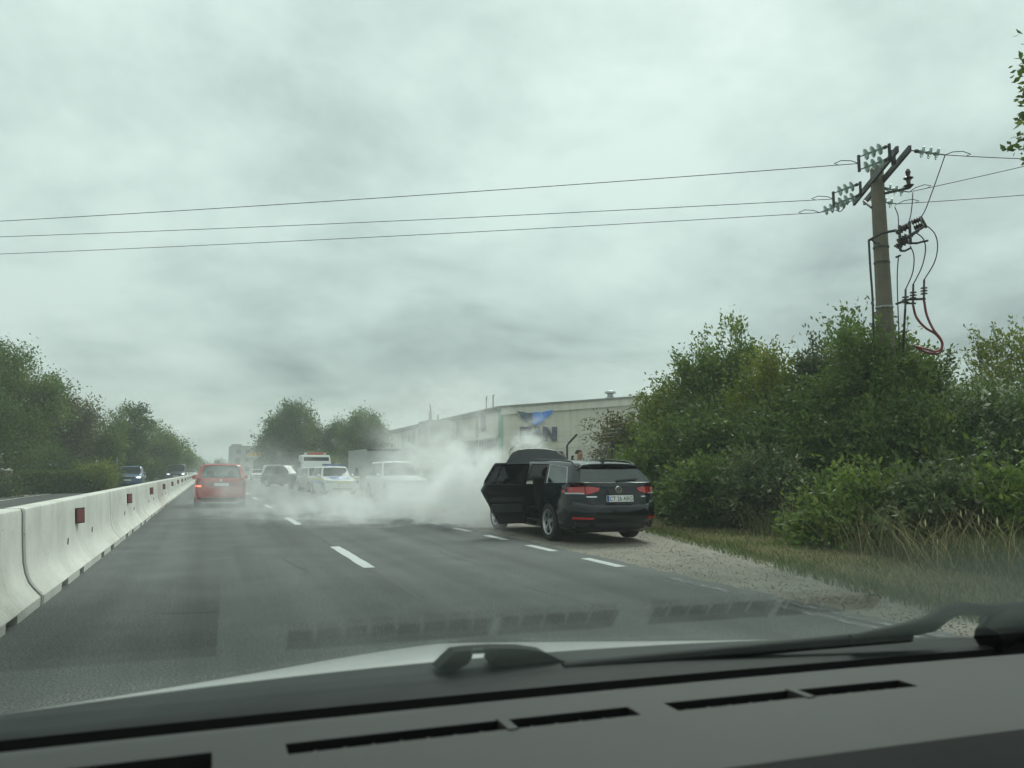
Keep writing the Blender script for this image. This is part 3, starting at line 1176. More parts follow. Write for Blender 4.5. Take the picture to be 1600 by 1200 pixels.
        for ri in range(NR - 1):
            for c in range(s.NC - 1):
                f = bm.faces.new((VR[ri][c], VR[ri][c + 1], VR[ri + 1][c + 1], VR[ri + 1][c]))
                f.material_index = kind(ri, c, False)
                f = bm.faces.new((VL[ri][c + 1], VL[ri][c], VL[ri + 1][c], VL[ri + 1][c + 1]))
                f.material_index = kind(ri, c, True)
        for (row, idx) in ((0, 0), (NR - 1, 8)):
            for c in range(s.NC - 1):
                a, b_, d, e = VR[row][c], VR[row][c + 1], VL[row][c + 1], VL[row][c]
                vs = []
                for q in (a, b_, d, e):
                    if q not in vs:
                        vs.append(q)
                if len(vs) >= 3:
                    f = bm.faces.new(vs)
                    f.material_index = idx
        cl = bm.edges.layers.float.new('crease_edge')

        def crease(ring_r, val, cols=range(0, 14)):
            for c in cols:
                for V in (VR, VL):
                    e = bm.edges.get((V[ring_r][c], V[ring_r][c + 1]))
                    if e:
                        e[cl] = max(e[cl], val)

        def creasec(c, val, rws):
            for r in rws:
                for V in (VR, VL):
                    e = bm.edges.get((V[r][c], V[r + 1][c]))
                    if e:
                        e[cl] = max(e[cl], val)
        crease(0, .7)
        crease(1, .5)
        crease(3, .35 + boxy, range(0, 4))
        crease(5, .45 + boxy * .5)
        crease(7, .75)
        crease(8, .7)
        crease(9, .3)
        for c in (2, 4, 5, 6, 7, 8, 9, 10):
            creasec(c, .85, [7])
        creasec(2, .2 + boxy, range(1, 7))
        creasec(3, .25 + boxy, range(1, 9))
        if open_door:
            a, b_ = (6, 7) if open_door == 'rear' else (8, 9)
            creasec(a, .7, range(1, 8))
            creasec(b_, .7, range(1, 8))
        bmesh.ops.recalc_face_normals(bm, faces=bm.faces)
        me = bpy.data.meshes.new('cage')
        bm.to_mesh(me)
        bm.free()
        tmp = bpy.data.objects.new('cage', me)
        COL.objects.link(tmp)
        md = tmp.modifiers.new('s', 'SUBSURF')
        md.levels = 3 if hero else 2
        md.render_levels = md.levels
        dg = bpy.context.evaluated_depsgraph_get()
        ev = bpy.data.meshes.new_from_object(tmp.evaluated_get(dg), depsgraph=dg)
        bpy.data.objects.remove(tmp)
        bm = bmesh.new()
        bm.from_mesh(ev)
        # bring the smoothed shell back to its true size
        xs = max(abs(v.co.x) for v in bm.verts)
        y0_, y1_ = min(v.co.y for v in bm.verts), max(v.co.y for v in bm.verts)
        z1_ = max(v.co.z for v in bm.verts)
        for v in bm.verts:
            v.co.x *= hw / xs
            v.co.y = yR + (v.co.y - y0_) / (y1_ - y0_) * L_
            if v.co.z > .6:
                v.co.z = .6 + (v.co.z - .6) / (z1_ - .6) * (H_ - .6)
        s.bvh = BVHTree.FromBMesh(bm)
        ra = wheel_r + .05
        for yw in (s.ya, s.yf):
            for it in range(2):
                es = [e for e in bm.edges if all(abs(v.co.x) > hw * .6 for v in e.verts) and min(math.hypot(v.co.y - yw, v.co.z - wheel_r) for v in e.verts) < ra * 1.5 and e.calc_length() > .05
                      and min(v.co.z for v in e.verts) < ra + wheel_r + .15]
                if es:
                    bmesh.ops.subdivide_edges(bm, edges=es, cuts=1, use_grid_fill=True)
            dead = [f for f in bm.faces if (lambda q: abs(q.x) > hw - .30 and math.hypot(q.y - yw, q.z - wheel_r) < ra)(f.calc_center_median())]
            bmesh.ops.delete(bm, geom=dead, context='FACES')
            for v in bm.verts:
                if v.is_boundary and abs(v.co.x) > hw - .26:
                    d = Vector((v.co.y - yw, v.co.z - wheel_r))
                    if d.length < ra * 1.45 and v.co.z > zb + .01 and d.length > 1e-4:
                        d = d.normalized() * ra
                        v.co.y, v.co.z = yw + d.x, wheel_r + d.y
        bm.faces.ensure_lookup_table()
        s.bm = bm
        s.mats = {0: body, 1: glass, 2: glass, 3: glass, 4: hoodmat or body, 5: M_BLACK, 6: body, 7: glass, 8: roofmat or body}
        s.names = {0: 'body', 1: 'side_window', 2: 'rear_window', 3: 'windscreen', 4: 'bonnet', 5: 'pillar', 6: 'door', 7: 'window_pane', 8: 'roof'}
        s.objs = {}
        for k in range(9):
            fs = [f for f in bm.faces if f.material_index == k]
            if not fs:
                continue
            groups = [fs]
            if k in (1, 5):
                groups = s.islands(fs)
            for g_ in groups:
                s.objs.setdefault(k, []).append(s.extract(k, g_))
        bm.free()
        if hero:
            for o in s.objs.get(0, []) + s.objs.get(8, []) + s.objs.get(5, []):
                sm = o.modifiers.new('t', 'SOLIDIFY')
                sm.thickness = .022
                sm.offset = -1
                o.data.materials.append(M_BLACK)
                sm.material_offset = 1
                sm.material_offset_rim = 1
        # wheel housings
        hb = MB()
        for yw in (s.ya, s.yf):
            for sx_ in (-1, 1):
                rows_ = []
                for xx in (hw - .035, hw - .30):
                    rows_.append([(sx_ * xx, yw + ra * math.cos(a), wheel_r + ra * math.sin(a)) for a in np.linspace(-.35, math.pi + .35, 17)])
                hb.grid(rows_)
                hb.add([(sx_ * (hw - .30), yw + ra * math.cos(a), wheel_r + ra * math.sin(a)) for a in np.linspace(-.35, math.pi + .35, 17)], [tuple(range(17))])
        hb.build('wheel_housing', M_BLACK, root)
        # open parts
        if open_door:
            d = s.objs[6][0]
            ysv = [v.co.y for v in d.data.vertices]
            xsv = max(abs(v.co.x) for v in d.data.vertices)
            s.hinge = Vector((-xsv + .02, max(ysv), 0))
            for o in [d] + s.objs.get(7, []):
                o.data.transform(Matrix.Translation(-s.hinge))
            d.location = s.hinge
            for o in s.objs.get(7, []):
                if hero:
                    o.data.materials.clear()
                    o.data.materials.append(mat_pane('dark_tinted_glass', (.05, .055, .06), .08))
                o.parent = d
                o.location = (0, 0, 0)
            sm = d.modifiers.new('t', 'SOLIDIFY')
            sm.thickness = .085
            sm.offset = -1
            d.data.materials.append(M_BLACK)
            sm.material_offset = 1
            s.door = d
        if open_hood:
            h = s.objs[4][0]
            b4 = bmesh.new()
            b4.from_mesh(h.data)
            ym = max(v.co.y for v in b4.verts)
            bmesh.ops.bisect_plane(b4, geom=list(b4.verts) + list(b4.edges) + list(b4.faces), plane_co=(0, ym - .19, 0), plane_no=(0, 1, 0), clear_outer=True)
            for sx_ in (-1, 1):
                for (xa, ya_, nx_, ny_) in ((.22, .19, .16, .99), (.46, .235, .42, .91), (.62, .33, .80, .6)):
                    bmesh.ops.bisect_plane(b4, geom=list(b4.verts) + list(b4.edges) + list(b4.faces), plane_co=(sx_ * xa, ym - ya_, 0), plane_no=(sx_ * nx_, ny_, 0), clear_outer=True)
            b4.to_mesh(h.data)
            b4.free()
            hz = max(v.co.z for v in h.data.vertices)
            hy = min(v.co.y for v in h.data.vertices)
            hp = Vector((0, hy + .06, hz - .04))
            h.data.transform(Matrix.Translation(-hp))
            h.location = hp
            h.rotation_euler = (open_hood, 0, 0)
            sm = h.modifiers.new('t', 'SOLIDIFY')
            sm.thickness = .014
            sm.offset = -1
            h.data.materials.append(M_RUBBER)
            sm.material_offset_rim = 1
            eb = MB()
            eb.bb(-hw * .78, hw * .78, hy + .15, yF - .28, .35, .68)
            eb.bb(-.35, .3, hy + .3, yF - .6, .66, .78)
            eb.build('engine', mat('engine_dark', (.03, .03, .032), .6, var=.5, scale=9), root)

    @staticmethod
    def islands(fs):
        todo, out = set(fs), []
        while todo:
            st = [todo.pop()]
            grp = []
            while st:
                f = st.pop()
                grp.append(f)
                for e in f.edges:
                    for q in e.link_faces:
                        if q in todo:
                            todo.discard(q)
                            st.append(q)
            out.append(grp)
        return out

    def extract(s, k, fs):
        idx, vs, out = {}, [], []
        for f in fs:
            q = []
            for v in f.verts:
                if v not in idx:
                    idx[v] = len(vs)
                    vs.append(v.co.copy())
                q.append(idx[v])
            out.append(tuple(q))
        me = bpy.data.meshes.new(s.names[k])
        me.from_pydata(vs, [], out)
        b2 = bmesh.new()
        b2.from_mesh(me)
        set_smooth(b2, 42)
        b2.to_mesh(me)
        b2.free()
        return place(s.names[k], me, s.mats[k], s.root)

    def hit(s, side, u, v):
        if side == 'rear':
            o, d = Vector((u, -6, v)), Vector((0, 1, 0))
        elif side == 'front':
            o, d = Vector((u, 6, v)), Vector((0, -1, 0))
        elif side == 'left':
            o, d = Vector((-4, u, v)), Vector((1, 0, 0))
        elif side == 'right':
            o, d = Vector((4, u, v)), Vector((-1, 0, 0))
        else:
            o, d = Vector((u, v, 4)), Vector((0, 0, -1))
        h = s.bvh.ray_cast(o, d)
        if h[0] is None:
            h = s.bvh.find_nearest(o + d * 4)
        n = h[1]
        if n.dot(d) > 0:
            n = -n
        return h[0], n

    def patch(s, name, side, quad, m, off=.008, n=6, k=4, parent=None, thick=None):
        """a raised piece lying on the body: quad = 4 (u, v) corners"""
        b = MB()
        q = [Vector(c) for c in quad]
        top, bot = [], []
        for i in range(n + 1):
            rt, rb = [], []
            for j in range(k + 1):
                a = q[0].lerp(q[1], i / n)
                c = q[3].lerp(q[2], i / n)
                p = a.lerp(c, j / k)
                h, nn = s.hit(side, p.x, p.y)
                rt.append(h + nn * off)
                rb.append(h - nn * .01)
            top.append(rt)
            bot.append(rb)
        b.grid(top)
        b.grid([top[0], bot[0]])
        b.grid([top[-1], bot[-1]])
        b.grid([[r[0] for r in top], [r[0] for r in bot]])
        b.grid([[r[-1] for r in top], [r[-1] for r in bot]])
        return b.build(name, m, parent or s.root, True)

    def line(s, name, side, pts, r, m, parent=None, off=0.0, sub=6):
        P = []
        for (a, c) in zip(pts, pts[1:]):
            for i in range(sub):
                f = i / sub
                h, nn = s.hit(side, a[0] + (c[0] - a[0]) * f, a[1] + (c[1] - a[1]) * f)
                P.append(h + nn * off)
        h, nn = s.hit(side, *pts[-1])
        P.append(h + nn * off)
        b = MB()
        b.tube(P, r, 6)
        return b.build(name, m, parent or s.root, True)

    def wheels(s, spokes=5, rim=M_RIM, w=.215):
        key = ('wheel', round(s.wr, 3), spokes, rim.name)
        if key not in WHEELS:
            r = s.wr
            t = MB()
            t.lathe_o([(r * .66, -w * .46), (r * .80, -w * .5), (r * .93, -w * .47), (r * .985, -w * .38), (r, -w * .2), (r, w * .2), (r * .985, w * .38), (r * .93, w * .47), (r * .80, w * .5), (r * .66, w * .46)], 36, 'x')
            m1 = t.mesh('tyre', True)
            m1.materials.append(M_RUBBER)
            d = MB()
            d.lathe_o([(r * .67, w * .30), (r * .69, w * .49), (r * .63, w * .47), (r * .60, w * .30)], 36, 'x', m=0)
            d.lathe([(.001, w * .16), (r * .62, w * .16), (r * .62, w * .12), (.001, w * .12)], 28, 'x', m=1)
            d.lathe([(.001, w * .42), (r * .13, w * .42), (r * .17, w * .34), (r * .17, w * .16)], 16, 'x', m=0)
            for i in range(spokes):
                for dd in (-.13, .13):
                    a = 2 * math.pi * i / spokes + dd * (5 / spokes)
                    rot = Matrix.Rotation(a, 3, 'X')
                    d.box(rot @ Vector((w * .36, 0, r * .39)), (w * .16, r * .085, r * .52), rot @ Matrix.Rotation(dd * .5, 3, 'X'), 0)
            m2 = d.mesh('rim', True, 30)
            m2.materials.append(rim)
            m2.materials.append(M_RIMDARK)
            WHEELS[key] = (m1, m2)
        m1, m2 = WHEELS[key]
        for yw in (s.ya, s.yf):
            for sx_ in (-1, 1):
                t = place('wheel', m1, M_RUBBER, s.root)
                t.location = (sx_ * (s.W / 2 - w / 2 - .006), yw, s.wr)
                rm = place('rim', m2, rim, t)
                if sx_ < 0:
                    rm.rotation_euler = (0, 0, math.pi)

    def mirrors(s, y_, z_, m, sides=(-1, 1)):
        for sx_ in sides:
            b = MB()
            b.lathe([(.02, -.06), (.075, -.05), (.085, -.01), (.075, .04), (.045, .07)], 12, 'y', (sx_ * (s.W / 2 + .05), y_, z_ + .04))
            b.tube([(sx_ * (s.W / 2 - .08), y_ + .01, z_), (sx_ * (s.W / 2 + .06), y_, z_ + .02)], .022, 6)
            b.build('mirror', m, s.root, True)

    def plate(s, side, u, v, text=None, w=.52, h=.11, tilt=0.0):
        p, nn = s.hit(side, u, v)
        sg = 1 if side == 'front' else -1
        e = bpy.data.objects.new('number_plate', None)
        b = MB()
        b.bb(-w / 2, w / 2, -.008, .008, -h / 2, h / 2, 0)
        me = b.mesh('number_plate')
        o = place('number_plate', me, M_PLATE, s.root)
        bpy.data.objects.remove(e)
        o.location = p + Vector((0, sg * .018, 0))
        o.rotation_euler = (tilt, 0, math.pi if side == 'front' else 0)
        q = MB()
        q.bb(-w / 2 + .004, -w / 2 + .045, -.0105, -.0082, -h / 2 + .004, h / 2 - .004)
        q.build('country_band', M_PLATEBLUE, o)
        f = MB()
        for (a, b_, c, d) in ((-w / 2 - .008, w / 2 + .008, h / 2, h / 2 + .01), (-w / 2 - .008, w / 2 + .008, -h / 2 - .012, -h / 2)):
            f.bb(a, b_, -.011, .006, c, d)
        f.build('plate_frame', M_BLACK, o)
        if text:
            text_mesh('plate_text', text, h * .90, M_INK, o, (-w / 2 + .058, -.0095, -h * .33), width=w - .075, bold=.0)
        return o


WHEELS = {}


def text_mesh(name, body, size, m, parent, loc, width=None, rot=(math.pi / 2, 0, 0), ext=.0012, bold=.0):
    cu = bpy.data.curves.new(name, 'FONT')
    cu.body = body
    cu.size = size
    cu.extrude = ext
    cu.offset = bold
    tmp = bpy.data.objects.new(name, cu)
    COL.objects.link(tmp)
    dg = bpy.context.evaluated_depsgraph_get()
    me = bpy.data.meshes.new_from_object(tmp.evaluated_get(dg), depsgraph=dg)
    bpy.data.objects.remove(tmp)
    xs = [v.co.x for v in me.vertices]
    if width:
        k = width / (max(xs) - min(xs))
        x0 = min(xs)
        for v in me.vertices:
            v.co.x = (v.co.x - x0) * k
    me.materials.clear()
    o = place(name, me, m, parent)
    o.location = loc
    o.rotation_euler = rot
    return o


# ---- the black estate
PASS_GLASS = mat_pane('tinted_glass', (.16, .18, .18), .09)
M_BLACKPAINT = paint('black_paint', (.004, .006, .009), .10, .0, .25)
pas = thing('estate_car', 'black estate car stopped on the gravel with a rear door and the bonnet open', 'car', (6.645, 14.23, 0), 0)
pc = Car(pas, 4.77, 1.79, 1.475, M_BLACKPAINT, 2.791, 1.10, belt=(1.045, .985), hood=(.80, .985), cowl=.93, wtop=.32, gb=-2.27, gt=-2.0, roofdrop=.075,
         pillars=dict(q0=-2.02, q1=-1.14, d0=-1.05, b0=-.10, b1=.03, a0=.60, q0t=-1.72, q1t=-.98, d0t=-.90), wheel_r=.335, zb=.20, hero=True, glass=PASS_GLASS,
         open_door='rear', open_hood=R_(66), tumble=.77)
pc.door.rotation_euler = (0, 0, -R_(78))
pc.wheels(5)
for sx_ in (-1, 1):
    pc.patch('taillight', 'rear', [(sx_ * .36, .955), (sx_ * .60, .985), (sx_ * .60, .845), (sx_ * .40, .895)], M_LAMPRED, .012)
    o = pc.patch('taillight', 'rear', [(sx_ * .612, .985), (sx_ * .872, .965), (sx_ * .872, .865), (sx_ * .612, .845)], M_LAMPRED, .012)
    pc.patch('reversing_lamp', 'rear', [(sx_ * .62, .872), (sx_ * .862, .872), (sx_ * .862, .85), (sx_ * .62, .848)], M_LAMPCLEAR, .016, 8, 2, o)
    pc.patch('reflector', 'rear', [(sx_ * .50, .462), (sx_ * .80, .468), (sx_ * .80, .432), (sx_ * .52, .432)], M_LAMPRED, .058)
    b = MB()
    P = []
    for yv in np.linspace(-1.95, .1, 9):
        h, nn = pc.hit('top', sx_ * .60, yv)
        lift = .03 if -1.9 < yv < .05 else .0
        P.append((sx_ * .60, yv, h.z + lift))
    b.tube(P, .016, 8)
    b.build('roof_rail', M_BLACK, pas, True)
pc.plate('rear', 0.0, .775, 'CT 26 ARG', .52, .115, R_(-6))
# round badge with its two letters
bd, nn = pc.hit('rear', 0, .925)
badge = MB()
badge.lathe([(.062, -.006), (.066, .004), (.060, .008), (.056, .004), (.056, -.006)], 28, 'y', (0, 0, 0))
bo = badge.build('badge', M_CHROME, pas, True)
bo.location = bd + Vector((0, -.012, 0))
bm_ = MB()
bm_.lathe([(.001, 0), (.056, 0), (.056, .003), (.001, .003)], 24, 'y')
bm_.build('badge_ground', M_BLACK, bo)
vw = MB()


def stroke(a, b_, w=.010):
    a, b_ = Vector((a[0], 0, a[1])), Vector((b_[0], 0, b_[1]))
    d = b_ - a
    ang = math.atan2(d.x, d.z)
    vw.box((a + b_) / 2 + Vector((0, -.004, 0)), (w, .008, d.length), Matrix.Rotation(ang, 3, 'Y'))


for sx_ in (-1, 1):
    stroke((sx_ * .026, .052), (0, .006))
    stroke((sx_ * .050, .022), (sx_ * .024, -.050))
    stroke((sx_ * .024, -.050), (0, .0))
vw.build('badge_letters', M_CHROME, bo)
pc.patch('badge_strip', 'rear', [(-.60, .815), (-.43, .815), (-.43, .797), (-.60, .797)], M_CHROME, .006, 4, 1)
pc.patch('badge_strip', 'rear', [(.44, .815), (.66, .815), (.66, .799), (.44, .799)], M_CHROME, .006, 4, 1)
pc.patch('bumper_strip', 'rear', [(-.86, .375), (.86, .375), (.86, .30), (-.86, .30)], M_BLACK, .006, 12, 2)
pc.line('shut_line', 'rear', [(-.74, 1.02), (-.60, .84), (-.56, .70), (-.40, .635), (.40, .635), (.56, .70), (.60, .84), (.74, 1.02)], .004, M_BLACK)
pc.line('bumper_chrome', 'rear', [(-.86, .66), (-.70, .62), (-.46, .60), (.46, .60), (.70, .62), (.86, .66)], .006, M_BLACK)
# spoiler over the rear window
sp = MB()
rows_ = []
for x in np.linspace(-.64, .64, 13):
    h, n_ = pc.hit('top', x, -1.93)
    rows_.append([(x, -1.86, h.z + .004), (x, -2.06 + .06 * (x / .64) ** 2, h.z - .012), (x, -2.07 + .06 * (x / .64) ** 2, h.z - .032), (x, -1.98, h.z - .05)])
sp.grid(rows_)
sp.build('spoiler', M_BLACKPAINT, pas, True)
wp = pc.line('wiper', 'rear', [(.0, 1.075), (.17, 1.085), (.42, 1.10)], .011, M_BLACK, off=.02)
fin = MB()
h, n_ = pc.hit('top', 0, -1.72)
fin.prism([(-.09, 0), (.07, 0), (-.035, .075), (-.075, .07)], lambda u, v, d: Vector((d, -1.72 + u, h.z - .005 + v)), -.012, .012)
fin.build('aerial', M_BLACK, pas)
for o in pc.objs[1]:
    c = sum((v.co for v in o.data.vertices), Vector()) / len(o.data.vertices)
    # bright trim round each side window
    b2 = bmesh.new()
    b2.from_mesh(o.data)
    ed = [e for e in b2.edges if e.is_boundary]
    nb = {}
    for e in ed:
        a, d = e.verts
        nb.setdefault(a, []).append(d)
        nb.setdefault(d, []).append(a)
    st = ed[0].verts[0]
    loop, prev, cur = [st.co.copy()], None, st
    while True:
        nx = [q for q in nb[cur] if q is not prev]
        prev, cur = cur, nx[0]
        loop.append(cur.co.copy())
        if cur is st:
            break
    b2.free()
    tb = MB()
    tb.tube([p + Vector((.004 if c.x > 0 else -.004, 0, 0)) for p in loop], .006, 6, False)
    tb.build('window_trim', M_CHROME, o, True)
M_CLEARG = mat_pane('clear_side_glass', (.70, .73, .72), .08)
for o in pc.objs[1] + pc.objs[3]:
    if sum(v.co.y for v in o.data.vertices) / len(o.data.vertices) > 0:
        o.data.materials.clear()
        o.data.materials.append(M_CLEARG)
# stepped bumper
bp_ = MB()
rows_ = []
for x in np.linspace(-.80, .80, 25):
    up = .10 * max(0, (abs(x) - .57) / .23) ** 1.5
    rr = []
    for z, off in ((.675, .001), (.625, .042), (.60, .050), (.47, .050), (.42, .035), (.36, .001)):
        h, nn = pc.hit('rear', x, z + (up if z > .5 else 0))
        rr.append(h + nn * off)
    rows_.append(rr)
bp_.grid(rows_)
bp_.build('bumper', M_BLACKPAINT, pas, True, angle=28)
pc.mirrors(.62, 1.0, M_BLACKPAINT)
for sx_ in (-1, 1):
    pc.patch('headlight', 'front', [(sx_ * .42, .66), (sx_ * .84, .70), (sx_ * .84, .60), (sx_ * .44, .57)], M_LAMPCLEAR, .01)
pc.line('shut_line', 'left', [(.03, .30), (.03, .95)], .004, M_BLACK)
pc.line('shut_line', 'left', [(-1.55, .80), (-1.62, .90), (-1.60, .78)], .003, M_BLACK)
# frame round the door's window
for o in pc.objs[7]:
    b2 = bmesh.new()
    b2.from_mesh(o.data)
    ed = [e for e in b2.edges if e.is_boundary]
    tb = MB()
    nb = {}
    for e in ed:
        a, d = e.verts
        nb.setdefault(a, []).append(d)
        nb.setdefault(d, []).append(a)
    st = ed[0].verts[0]
    loop, prev, cur = [st.co.copy()], None, st
    while True:
        nx = [q for q in nb[cur] if q is not prev]
        prev, cur = cur, nx[0]
        loop.append(cur.co.copy())
        if cur is st:
            break
    b2.free()
    tb.tube(loop, .030, 6, False)
    zc = [p for p in loop]
    yb = min(p.y for p in loop) * .55
    tp = max((p for p in loop if abs(p.y - yb) < .12), key=lambda p: p.z)
    bt = min((p for p in loop if abs(p.y - yb) < .12), key=lambda p: p.z)
    tb.tube([bt + Vector((0, min(p.y for p in loop) * .24, 0)), tp + Vector((0, min(p.y for p in loop) * .24, -.01))], .014, 6)
    tb.build('window_frame', M_BLACKPAINT, o, True)
# door lining
dl = MB()
dl.bb(-.02 + .09, .115, -.80, -.12, .46, .62)
dl.bb(.085, .10, -.84, -.06, .66, .74)
dl.build('armrest', mat('door_lining', (.03, .032, .035), .6), pc.door)
# cabin
cab = mat('seat_cloth', (.02, .021, .024), .9)
for (x, yv) in ((-.38, -.05), (.38, -.05), (-.40, -.98), (0, -.98), (.40, -.98)):
    sb_ = MB()
    rt = Matrix.Rotation(R_(-12), 3, 'X')
    sb_.box((x, yv, .78), (.46, .13, .62), rt)
    sb_.box((x, yv + .28, .46), (.46, .55, .16))
    st = sb_.build('seat', cab, pas, True)
    hd = MB()
    hd.lathe([(.06, -.05), (.115, -.04), (.13, 0), (.115, .05), (.05, .06)], 14, 'y', (x, yv - .10, 1.20))
    hd.build('headrest', cab, st, True)
fl = MB()
fl.bb(-.78, .78, -2.1, .95, .26, .32)
fl.bb(-.76, .76, -2.15, -1.15, .32, .62)
fl.bb(-.72, .72, .45, 1.02, .45, .985)
fl.build('cabin_floor', M_BLACK, pas)

# ---- the red estate
M_RED = paint('red_paint', (.44, .05, .042), .35, .4, .2)
redc = thing('estate_car', 'old red estate car driving in the lane beside the barrier, one tail lamp lit', 'car', (.37, 30.4, 0), 0)
rc = Car(redc, 4.25, 1.70, 1.50, M_RED, 2.46, .95, belt=(1.0, .96), hood=(.80, .95), cowl=.85, wtop=.25, gb=-2.03, gt=-1.78,
         pillars=dict(q0=-1.85, q1=-1.0, d0=-.92, b0=-.08, b1=.03, a0=.55), wheel_r=.31, zb=.21, boxy=.3, tumble=.80, tail=.08, hero=True, glass=mat_pane('clear_car_glass', (.52, .56, .55), .10))
rc.wheels(6, mat('steel_rim', (.25, .25, .26), .5, .6))
M_LIT = mat('lamp_lit_red', (.5, .02, .02), .3, emit=((1, .12, .06), 3.0))
M_LAMPDULL = mat('lamp_dull_red', (.24, .03, .03), .25, coat=.4)
for sx_ in (-1, 1):
    o = rc.patch('taillight', 'rear', [(sx_ * .58, .90), (sx_ * .82, .90), (sx_ * .82, .70), (sx_ * .58, .70)], M_LAMPDULL, .01)
    rc.patch('lamp_glass', 'rear', [(sx_ * .62, .76), (sx_ * .80, .76), (sx_ * .80, .71), (sx_ * .62, .71)], M_LIT if sx_ < 0 else M_LAMPDULL, .014, 4, 2, o)
    b = MB()
    P = []
    for yv in np.linspace(-1.6, .1, 7):
        h, nn = rc.hit('top', sx_ * .58, yv)
        P.append((sx_ * .58, yv, h.z + (.05 if -1.55 < yv < .05 else 0)))
    b.tube(P, .015, 6)
    b.build('roof_rail', M_BLACK, redc, True)
rc.plate('rear', 0, .79)
rc.patch('plate_recess_shade', 'rear', [(-.42, .87), (.42, .87), (.42, .715), (-.42, .715)], paint('red_recess_shade', (.20, .025, .022), .4), .003, 6, 2)  # flat patch, recess shade put into a darker red
bd, nn = rc.hit('rear', 0, .93)
bb_ = MB()
bb_.lathe([(.001, 0), (.04, 0), (.045, .006), (.04, .01), (.001, .012)], 20, 'y')
q = bb_.build('badge', M_CHROME, redc, True)
q.location = bd + Vector((0, -.015, 0))
rc.line('bumper_gap', 'rear', [(-.80, .64), (.80, .64)], .007, M_BLACK, sub=14)
rc.patch('bumper_strip', 'rear', [(-.80, .34), (.80, .34), (.80, .27), (-.80, .27)], M_BLACK, .006, 12, 2)
rc.line('shut_line', 'rear', [(-.58, .98), (-.56, .66)], .004, M_BLACK)
rc.line('shut_line', 'rear', [(.58, .98), (.56, .66)], .004, M_BLACK)
rc.line('wiper', 'rear', [(0, 1.04), (-.35, 1.08)], .009, M_BLACK, off=.012)
rc.mirrors(.6, .98, M_RED)
ab = MB()
h, n_ = rc.hit('top', -.12, -1.5)
ab.tube([h, h + Vector((0, -.10, .12))], [.012, .006], 6)
ab.build('aerial', M_BLACK, redc)
for (x, yv) in ((-.36, -.05), (.36, -.05), (-.34, -.9), (.34, -.9)):
    sb_ = MB()
    sb_.box((x, yv, .78), (.46, .13, .55), Matrix.Rotation(R_(-12), 3, 'X'))
    st = sb_.build('seat', cab, redc)
    hd = MB()
    hd.lathe([(.06, -.05), (.11, -.04), (.12, 0), (.11, .05), (.05, .06)], 12, 'y', (x, yv - .09, 1.16))
    hd.build('headrest', cab, st, True)
fl = MB()
fl.bb(-.72, .72, -1.8, .9, .26, .34)
fl.bb(-.70, .70, .4, .85, .6, .9)
fl.build('cabin_floor', M_BLACK, redc)
for i_ in (0,):
    for o in rc.objs.get(8, []) + rc.objs.get(0, []):
        pass


# ---- front-facing cars
def front_car(name, label, loc, rz, bodymat, spec, lampm=M_LAMPCLEAR, lit=None, wheels=5, grille=True, group=None, **kw):
    r = thing(name, label, 'car', loc, rz, group)
    c = Car(r, spec['L'], spec['W'], spec['H'], bodymat, spec['wb'], spec['ro'], belt=spec['belt'], hood=spec['hood'], cowl=spec['cowl'], wtop=spec['wtop'], gb=spec['gb'], gt=spec['gt'],
            pillars=spec['p'], wheel_r=spec['wr'], zb=spec.get('zb', .2), tumble=spec.get('tum', .78), boxy=spec.get('boxy', 0), nose=spec.get('nose', .3), **kw)
    c.wheels(wheels)
    hz = spec['hood'][0]
    hw = spec['W'] / 2
    for sx_ in (-1, 1):
        o = c.patch('headlight', 'front', [(sx_ * hw * .52, hz - .02), (sx_ * hw * .93, hz + .01), (sx_ * hw * .93, hz - .14), (sx_ * hw * .58, hz - .15)], lampm, .012)
        if lit:
            c.patch('lamp_glass', 'front', [(sx_ * hw * .62, hz - .05), (sx_ * hw * .86, hz - .04), (sx_ * hw * .86, hz - .11), (sx_ * hw * .64, hz - .11)], lit, .018, 3, 2, o)
        c.patch('taillight', 'rear', [(sx_ * hw * .6, .92), (sx_ * hw * .92, .92), (sx_ * hw * .92, .76), (sx_ * hw * .6, .76)], M_LAMPRED, .01)
    if grille:
        c.patch('grille', 'front', [(-hw * .50, hz - .04), (hw * .50, hz - .04), (hw * .46, hz - .15), (-hw * .46, hz - .15)], M_BLACK, .006, 8, 2)
        c.patch('air_intake', 'front', [(-hw * .62, .36), (hw * .62, .36), (hw * .55, .25), (-hw * .55, .25)], M_BLACK, .006, 8, 2)
    c.plate('front', 0, hz - .26)
    c.mirrors(spec['p']['a0'] + .0, spec['belt'][1] + .02, bodymat)
    for y_ in (spec['p']['d0'], spec['p']['b0'] + .05, spec['p']['a0'] + .1):
        for side in ('left', 'right'):
            c.line('shut_line', side, [(y_, .3), (y_, .9)], .004, M_BLACK)
    return r, c


